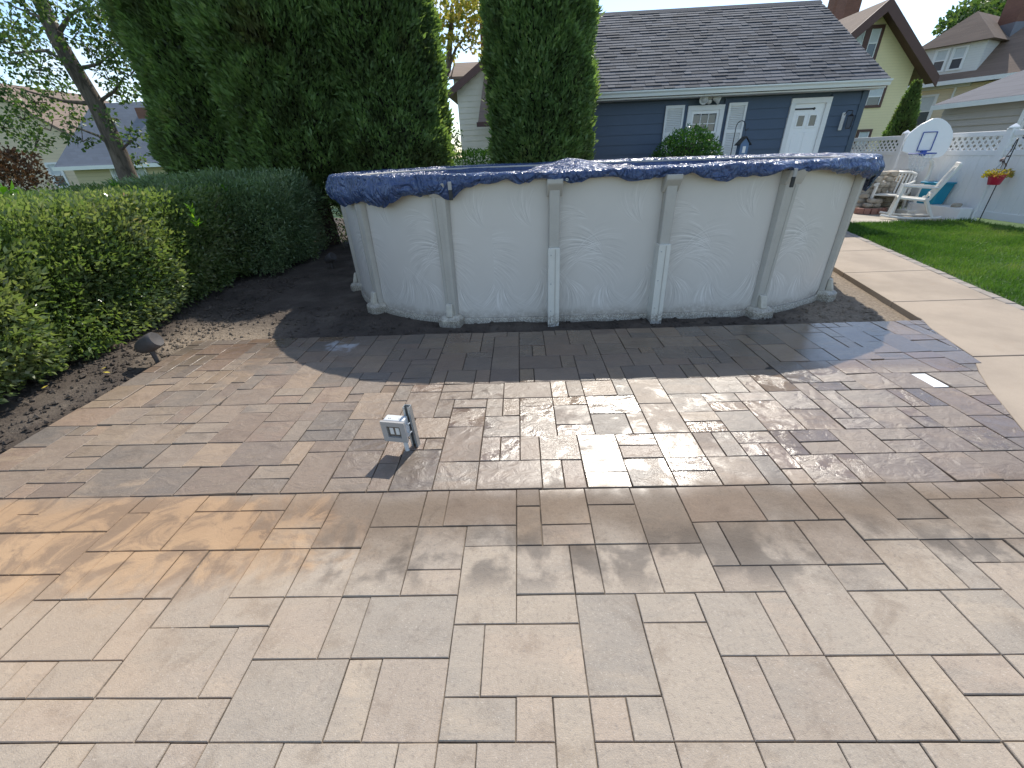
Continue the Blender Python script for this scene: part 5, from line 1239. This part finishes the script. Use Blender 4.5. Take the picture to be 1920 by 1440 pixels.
# ------------------------------------------------------------------ shrubs and hedges
def shrub(name, boxmin, boxmax, n, L, W, mat, label, cat, seed, twigs=14, lump=.16, pw=.8, group=None, updir=.5, rounded=False, curve=None, base_gap=.1, stemmat='twig'):
    """leaves in the outer part of a lumpy rounded block, twigs inside"""
    a, b_ = np.array(boxmin, float), np.array(boxmax, float); c = (a+b_)/2; hs = (b_-a)/2; base = np.array([c[0], c[1], 0.])
    t = empty(name, base, label, cat, group)
    d = unit(rng.normal(size=(n, 3))); q = np.sign(d)*np.abs(d)**pw; q = d.copy() if rounded else q/np.maximum(np.abs(q).max(1, keepdims=True), 1e-6)
    q = q*(1-.10*(np.abs(q)**2).sum(1, keepdims=True)/3)
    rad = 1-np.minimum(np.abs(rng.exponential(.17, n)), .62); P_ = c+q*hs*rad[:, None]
    lm = fbm(P_*2.1, seed, 3); P_ = c+(P_-c)*(1-lump+2*lump*lm)[:, None]
    if curve is not None: P_[:, 0] += curve(P_[:, 1], P_[:, 2])
    P_ += rng.normal(0, .025, (n, 3)); P_[:, 2] = np.maximum(P_[:, 2], base_gap*rng.random(n)+.02)
    D_ = unit(q)+np.array([0, 0, updir])+rng.normal(0, .55, (n, 3))
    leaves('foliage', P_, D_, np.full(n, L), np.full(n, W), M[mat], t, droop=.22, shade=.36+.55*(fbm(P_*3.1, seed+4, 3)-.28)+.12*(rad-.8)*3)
    for k in range(twigs):
        tp = P_[rng.integers(n)]; b0 = np.array([c[0]+(tp[0]-c[0])*.35+rng.normal(0, .06), tp[1]+rng.normal(0, .15), -.04])
        m_ = (b0+tp)/2+rng.normal(0, .05, 3); MB().tube([b0, m_, tp], [.012, .008, .003], 5).build('twig', M[stemmat], t, smooth=True)
    # added dark core, coloured as inner shade, so no light leaks straight through
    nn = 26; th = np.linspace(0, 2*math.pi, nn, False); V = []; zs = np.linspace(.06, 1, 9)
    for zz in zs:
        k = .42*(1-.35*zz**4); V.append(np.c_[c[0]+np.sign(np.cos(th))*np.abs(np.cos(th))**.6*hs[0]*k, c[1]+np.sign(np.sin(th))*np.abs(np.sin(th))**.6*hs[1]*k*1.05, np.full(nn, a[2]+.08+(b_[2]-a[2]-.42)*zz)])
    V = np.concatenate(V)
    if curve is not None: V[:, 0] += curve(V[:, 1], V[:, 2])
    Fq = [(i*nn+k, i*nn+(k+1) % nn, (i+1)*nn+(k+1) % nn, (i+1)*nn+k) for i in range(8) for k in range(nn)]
    link('shrub_shade_core', npmesh('shrub_shade_core', V-ORG[t], Fq, smooth=True), M['cedarcore'], t)
    return t
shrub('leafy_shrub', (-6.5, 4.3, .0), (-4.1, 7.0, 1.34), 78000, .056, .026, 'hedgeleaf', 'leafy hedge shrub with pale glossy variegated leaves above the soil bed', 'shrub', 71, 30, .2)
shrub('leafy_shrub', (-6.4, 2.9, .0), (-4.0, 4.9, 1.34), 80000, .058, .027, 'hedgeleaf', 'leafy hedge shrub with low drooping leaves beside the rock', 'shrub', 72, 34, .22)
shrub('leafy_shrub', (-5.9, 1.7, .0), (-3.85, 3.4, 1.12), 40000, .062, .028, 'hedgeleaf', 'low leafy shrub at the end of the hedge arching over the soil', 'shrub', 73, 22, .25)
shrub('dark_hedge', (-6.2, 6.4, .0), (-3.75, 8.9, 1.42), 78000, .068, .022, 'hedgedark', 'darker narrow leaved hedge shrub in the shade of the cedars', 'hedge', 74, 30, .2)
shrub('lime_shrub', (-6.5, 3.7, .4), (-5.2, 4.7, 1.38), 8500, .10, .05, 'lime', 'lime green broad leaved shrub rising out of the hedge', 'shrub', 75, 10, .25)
# bright shoots sticking out of the hedge top
for x, y, Y_ in ((212, 340, 5.6), (355, 385, 5.2), (135, 375, 5.3), (30, 380, 4.6), (285, 378, 5.4), (420, 350, 6.6)):
    q = A(x, y, Y_); t = empty('hedge_shoot', (q[0], Y_, q[2]-.25), 'single bright green shoot sticking up from the hedge top', 'shoot', 'young shoots on the hedge')
    MB().tube([q-(0, 0, .25), q-(.01, 0, .1), q], [.006, .005, .003], 5).build('stem', M['lime'], t)
    n = 26; k = rng.random(n); P_ = q-np.outer(k, (0, 0, .24)); a = rng.uniform(0, 6.28, n)
    leaves('foliage', P_, np.c_[np.cos(a), np.sin(a), .6+.6*(1-k)], np.full(n, .075), np.full(n, .026), M['lime'], t)
# background hedges
shrub('ivy_hedge', (-15.5, 9.6, .0), (-6.6, 10.9, 1.13), 30000, .085, .06, "ivy", 'long dark ivy covered hedge behind the leafy shrubs', 'hedge', 81, 0, .08, .7)
shrub('clipped_hedge', (-2.1, 11.6, .0), (.9, 12.9, 1.72), 15000, .06, .034, 'box', 'clipped hedge glimpsed between the two cedars', 'hedge', 82, 0, .06, .7)
q = A(1292, 287, 9.6); shrub('round_bush', (q[0]-.76, 9.0, .2), (q[0]+.76, 10.5, A(1295, 243, 9.6)[2]+.06), 14000, .05, .03, 'box', 'round clipped bush under the garage window', 'bush', 83, 0, .05, .95, rounded=True)
shrub('purple_shrub', (-17.2, 11.4, .2), (-13.3, 13.2, 2.2), 12000, .10, .06, 'purple', 'purple leaved shrub in front of the cream house', 'shrub', 84, 12, .25, .7)
shrub('tangled_bush', (-4.0, 8.9, .0), (-2.6, 10.1, .95), 2600, .06, .03, 'hedgedark', 'sparse tangled bush under the cedar at the pool end', 'bush', 85, 26, .3, .8)
q0, q1, q2 = A(1655, 262, 16), A(1706, 262, 16), A(1703, 165, 16)
def cone(c, h, r, n, label):
    c = np.array(c, float); t = empty('cone_evergreen', c, label, 'tree'); th = rng.uniform(0, 6.283, n); k = rng.random(n)**1.4; z_ = .1+k*(h-.1)
    lum = fbm(np.c_[np.cos(th)*3, np.sin(th)*3, z_*3], 91, 2); rad = r*(1-k)**.8*(.8+.4*lum)+.03
    MB().tube([c, c+(0, 0, h*.9)], [.09, .02], 8).build('trunk', M['bark'], t)
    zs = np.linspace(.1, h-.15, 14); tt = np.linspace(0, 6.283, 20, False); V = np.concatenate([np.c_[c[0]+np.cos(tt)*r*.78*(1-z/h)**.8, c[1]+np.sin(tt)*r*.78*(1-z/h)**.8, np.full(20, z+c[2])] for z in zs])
    link('crown_shade_core', npmesh('crown_shade_core', V-ORG[t], [(i*20+k_, i*20+(k_+1) % 20, (i+1)*20+(k_+1) % 20, (i+1)*20+k_) for i in range(13) for k_ in range(20)]), M['cedarcore'], t)  # added dark core standing in for the shaded inside
    leaves('crown', np.c_[c[0]+np.cos(th)*rad, c[1]+np.sin(th)*rad, z_+c[2]], np.c_[np.cos(th)*.6, np.sin(th)*.6, np.full(n, .8)]+rng.normal(0, .3, (n, 3)), np.full(n, .12), np.full(n, .05), M['cedar'], t, shade=.25+.5*(lum-.5))
cone(((q0[0]+q1[0])/2, 16, 0), q2[2]+.12, (q1[0]-q0[0])*.62, 9000, 'small dark cone shaped evergreen in front of the yellow house')

# ------------------------------------------------------------------ broadleaf trees
def broadleaf(name, path, radii, limbs, clusters, L, W, mat, bark, label, per=150, seed=0):
    base = np.array(path[0], float); t = empty(name, base, label, 'tree')
    MB().tube(path, radii, 14).build('trunk', M[bark], t, smooth=True)
    for pth, r0 in limbs: MB().tube(pth, list(np.linspace(r0, r0*.25, len(pth))), 7).build('limb', M[bark], t, smooth=True)
    Ps, Ds = [], []; tw = MB()
    for c, r in clusters:
        c = np.array(c, float); n = int(per*r*r/.16); d = unit(rng.normal(size=(n, 3))); rr_ = r*rng.random(n)**.45
        p = c+d*rr_[:, None]*np.array([1.15, 1., .75]); keep = fbm(p*4+seed, seed, 2) > .44; p = p[keep]; d = d[keep]
        Ps.append(p); Ds.append(d*.6+rng.normal(0, .7, d.shape)+np.array([0, 0, -.25]))
        for k in range(4):
            e_ = c+unit(rng.normal(size=3))*r*.8; tw.tube([c+(0, 0, -.1), (c+e_)/2+rng.normal(0, .05, 3), e_], [.010, .007, .003], 4)
    tag(tw.build('twigs', M[bark], t), kind='stuff'); P_ = np.concatenate(Ps); D_ = np.concatenate(Ds)
    leaves('crown', P_, D_, np.full(len(P_), L), np.full(len(P_), W), M[mat], t, droop=.2)
TY = 10.2
tp = [A(x, y, TY) for x, y in ((252, 362), (222, 285), (180, 195), (140, 130), (105, 70), (75, 0))]
path = [np.array([tp[0][0]+.12, TY, -.1])]+tp+[tp[-1]+np.array([-.1, 0, 1.2])]
lim = []; cl = []
for (x0, y0), (x1, y1), (x2, y2), r_ in (((105, 70), (70, 30), (20, 10), .05), ((140, 130), (90, 95), (15, 100), .05), ((180, 195), (120, 190), (30, 165), .045), ((105, 70), (130, 30), (165, 5), .05), ((140, 130), (185, 120), (215, 95), .04), ((222, 285), (185, 255), (120, 230), .045), ((222, 285), (245, 265), (262, 255), .03), ((180, 195), (215, 170), (235, 140), .04)):
    yo = rng.uniform(-.6, .6); lim.append(([A(x0, y0, TY), A(x1, y1, TY+yo*.5), A(x2, y2, TY+yo)], r_))
for x, y, r_ in ((15, 40, .45), (60, 60, .4), (20, 110, .5), (70, 120, .4), (10, 170, .4), (60, 180, .35), (110, 165, .35), (130, 215, .4), (90, 235, .4), (40, 215, .35), (160, 20, .35), (130, 60, .3), (200, 60, .45), (215, 110, .4), (200, 140, .35), (230, 170, .4), (100, 15, .35), (40, 0, .4), (245, 255, .3), (255, 300, .25), (205, 220, .25), (150, 255, .3), (60, 265, .35), (190, 20, .45), (225, 70, .5), (0, 70, .4), (100, 100, .25), (170, 90, .2), (0, 230, .3), (240, 130, .4), (215, 25, .5)):
    cl.append((A(x, y, TY+rng.uniform(-.8, .8)), r_))
for k in range(5): cl.append((tp[-1]+np.array([rng.uniform(-2, 1.6), rng.uniform(-1.2, 1.2), rng.uniform(.6, 2.4)]), .5))
broadleaf('leaning_tree', path, [.22, .19, .165, .15, .14, .13, .11, .05], lim, cl, .085, .06, 'tree', 'bark2', 'leaning broadleaf tree with loose airy crown beside the broad cedar', 260, 5)
AY = 26.
tp = [A(x, y, AY) for x, y in ((822, 290), (826, 160), (840, 130), (845, 60), (848, 10))]
cl = [(A(x, y, AY+rng.uniform(-1, 1)), r_) for x, y, r_ in ((835, 15, .8), (860, 30, .8), (885, 15, .9), (900, 50, .7), (850, 60, .7), (835, 85, .7), (880, 70, .55), (893, 88, .45), (870, 5, .9), (830, 45, .7), (905, 20, .8), (840, 105, .5), (815, 60, .8))]
cl += [((tp[-1][0]+rng.uniform(-2.2, 2.2), AY+rng.uniform(-1.5, 1.5), tp[-1][2]+rng.uniform(.3, 3)), 1.0) for k in range(12)]
lim = [([A(840, 130, AY), A(855, 90, AY), A(880, 60, AY), A(895, 40, AY)], .09), ([A(845, 60, AY), A(870, 95, AY), A(893, 80, AY)], .06), ([A(826, 150, AY), A(845, 148, AY-.3), A(852, 120, AY)], .06)]
broadleaf('autumn_tree', [np.array([tp[0][0], AY, -.1])]+tp, [.3, .26, .2, .16, .12, .08], lim, cl, .24, .18, 'autumn', 'bark2', 'tree turning yellow and orange seen between the two cedars', 32, 6)
q = A(838, 240, 20); broadleaf('young_tree', [(q[0], 20, -.1), (q[0], 20, 1.5), q], [.08, .06, .03], [([(q[0], 20, 1.3), (q[0]+.3, 20, 2)], .03)], [(A(x, y, 20+rng.uniform(-.4, .4)), .45) for x, y in ((838, 245), (842, 270), (835, 225), (846, 255), (832, 285), (848, 282))], .13, .08, 'tree', 'bark2', 'small green tree by the cream plank house', 90, 8)
TYY = 52.
c0 = A(1835, 40, TYY); broadleaf('distant_tree', [(c0[0], TYY, -.1), (c0[0], TYY, c0[2]*.6), c0], [.5, .4, .2], [([(c0[0], TYY, c0[2]*.6), A(1800, 40, TYY)], .15), ([(c0[0], TYY, c0[2]*.6), A(1870, 20, TYY)], .15)],
    [(A(x, y, TYY+rng.uniform(-2, 2)), r_) for x, y, r_ in ((1800, 45, 1.6), (1825, 30, 2), (1850, 20, 2.1), (1875, 15, 2.1), (1895, 5, 2.0), (1783, 55, 1.1), (1840, 45, 1.8), (1870, 40, 1.9), (1860, 5, 1.8), (1815, 55, 1.5))], .5, .36, 'tree', 'bark2', 'distant leafy tree above the brown roof of the peach house', 22, 9)
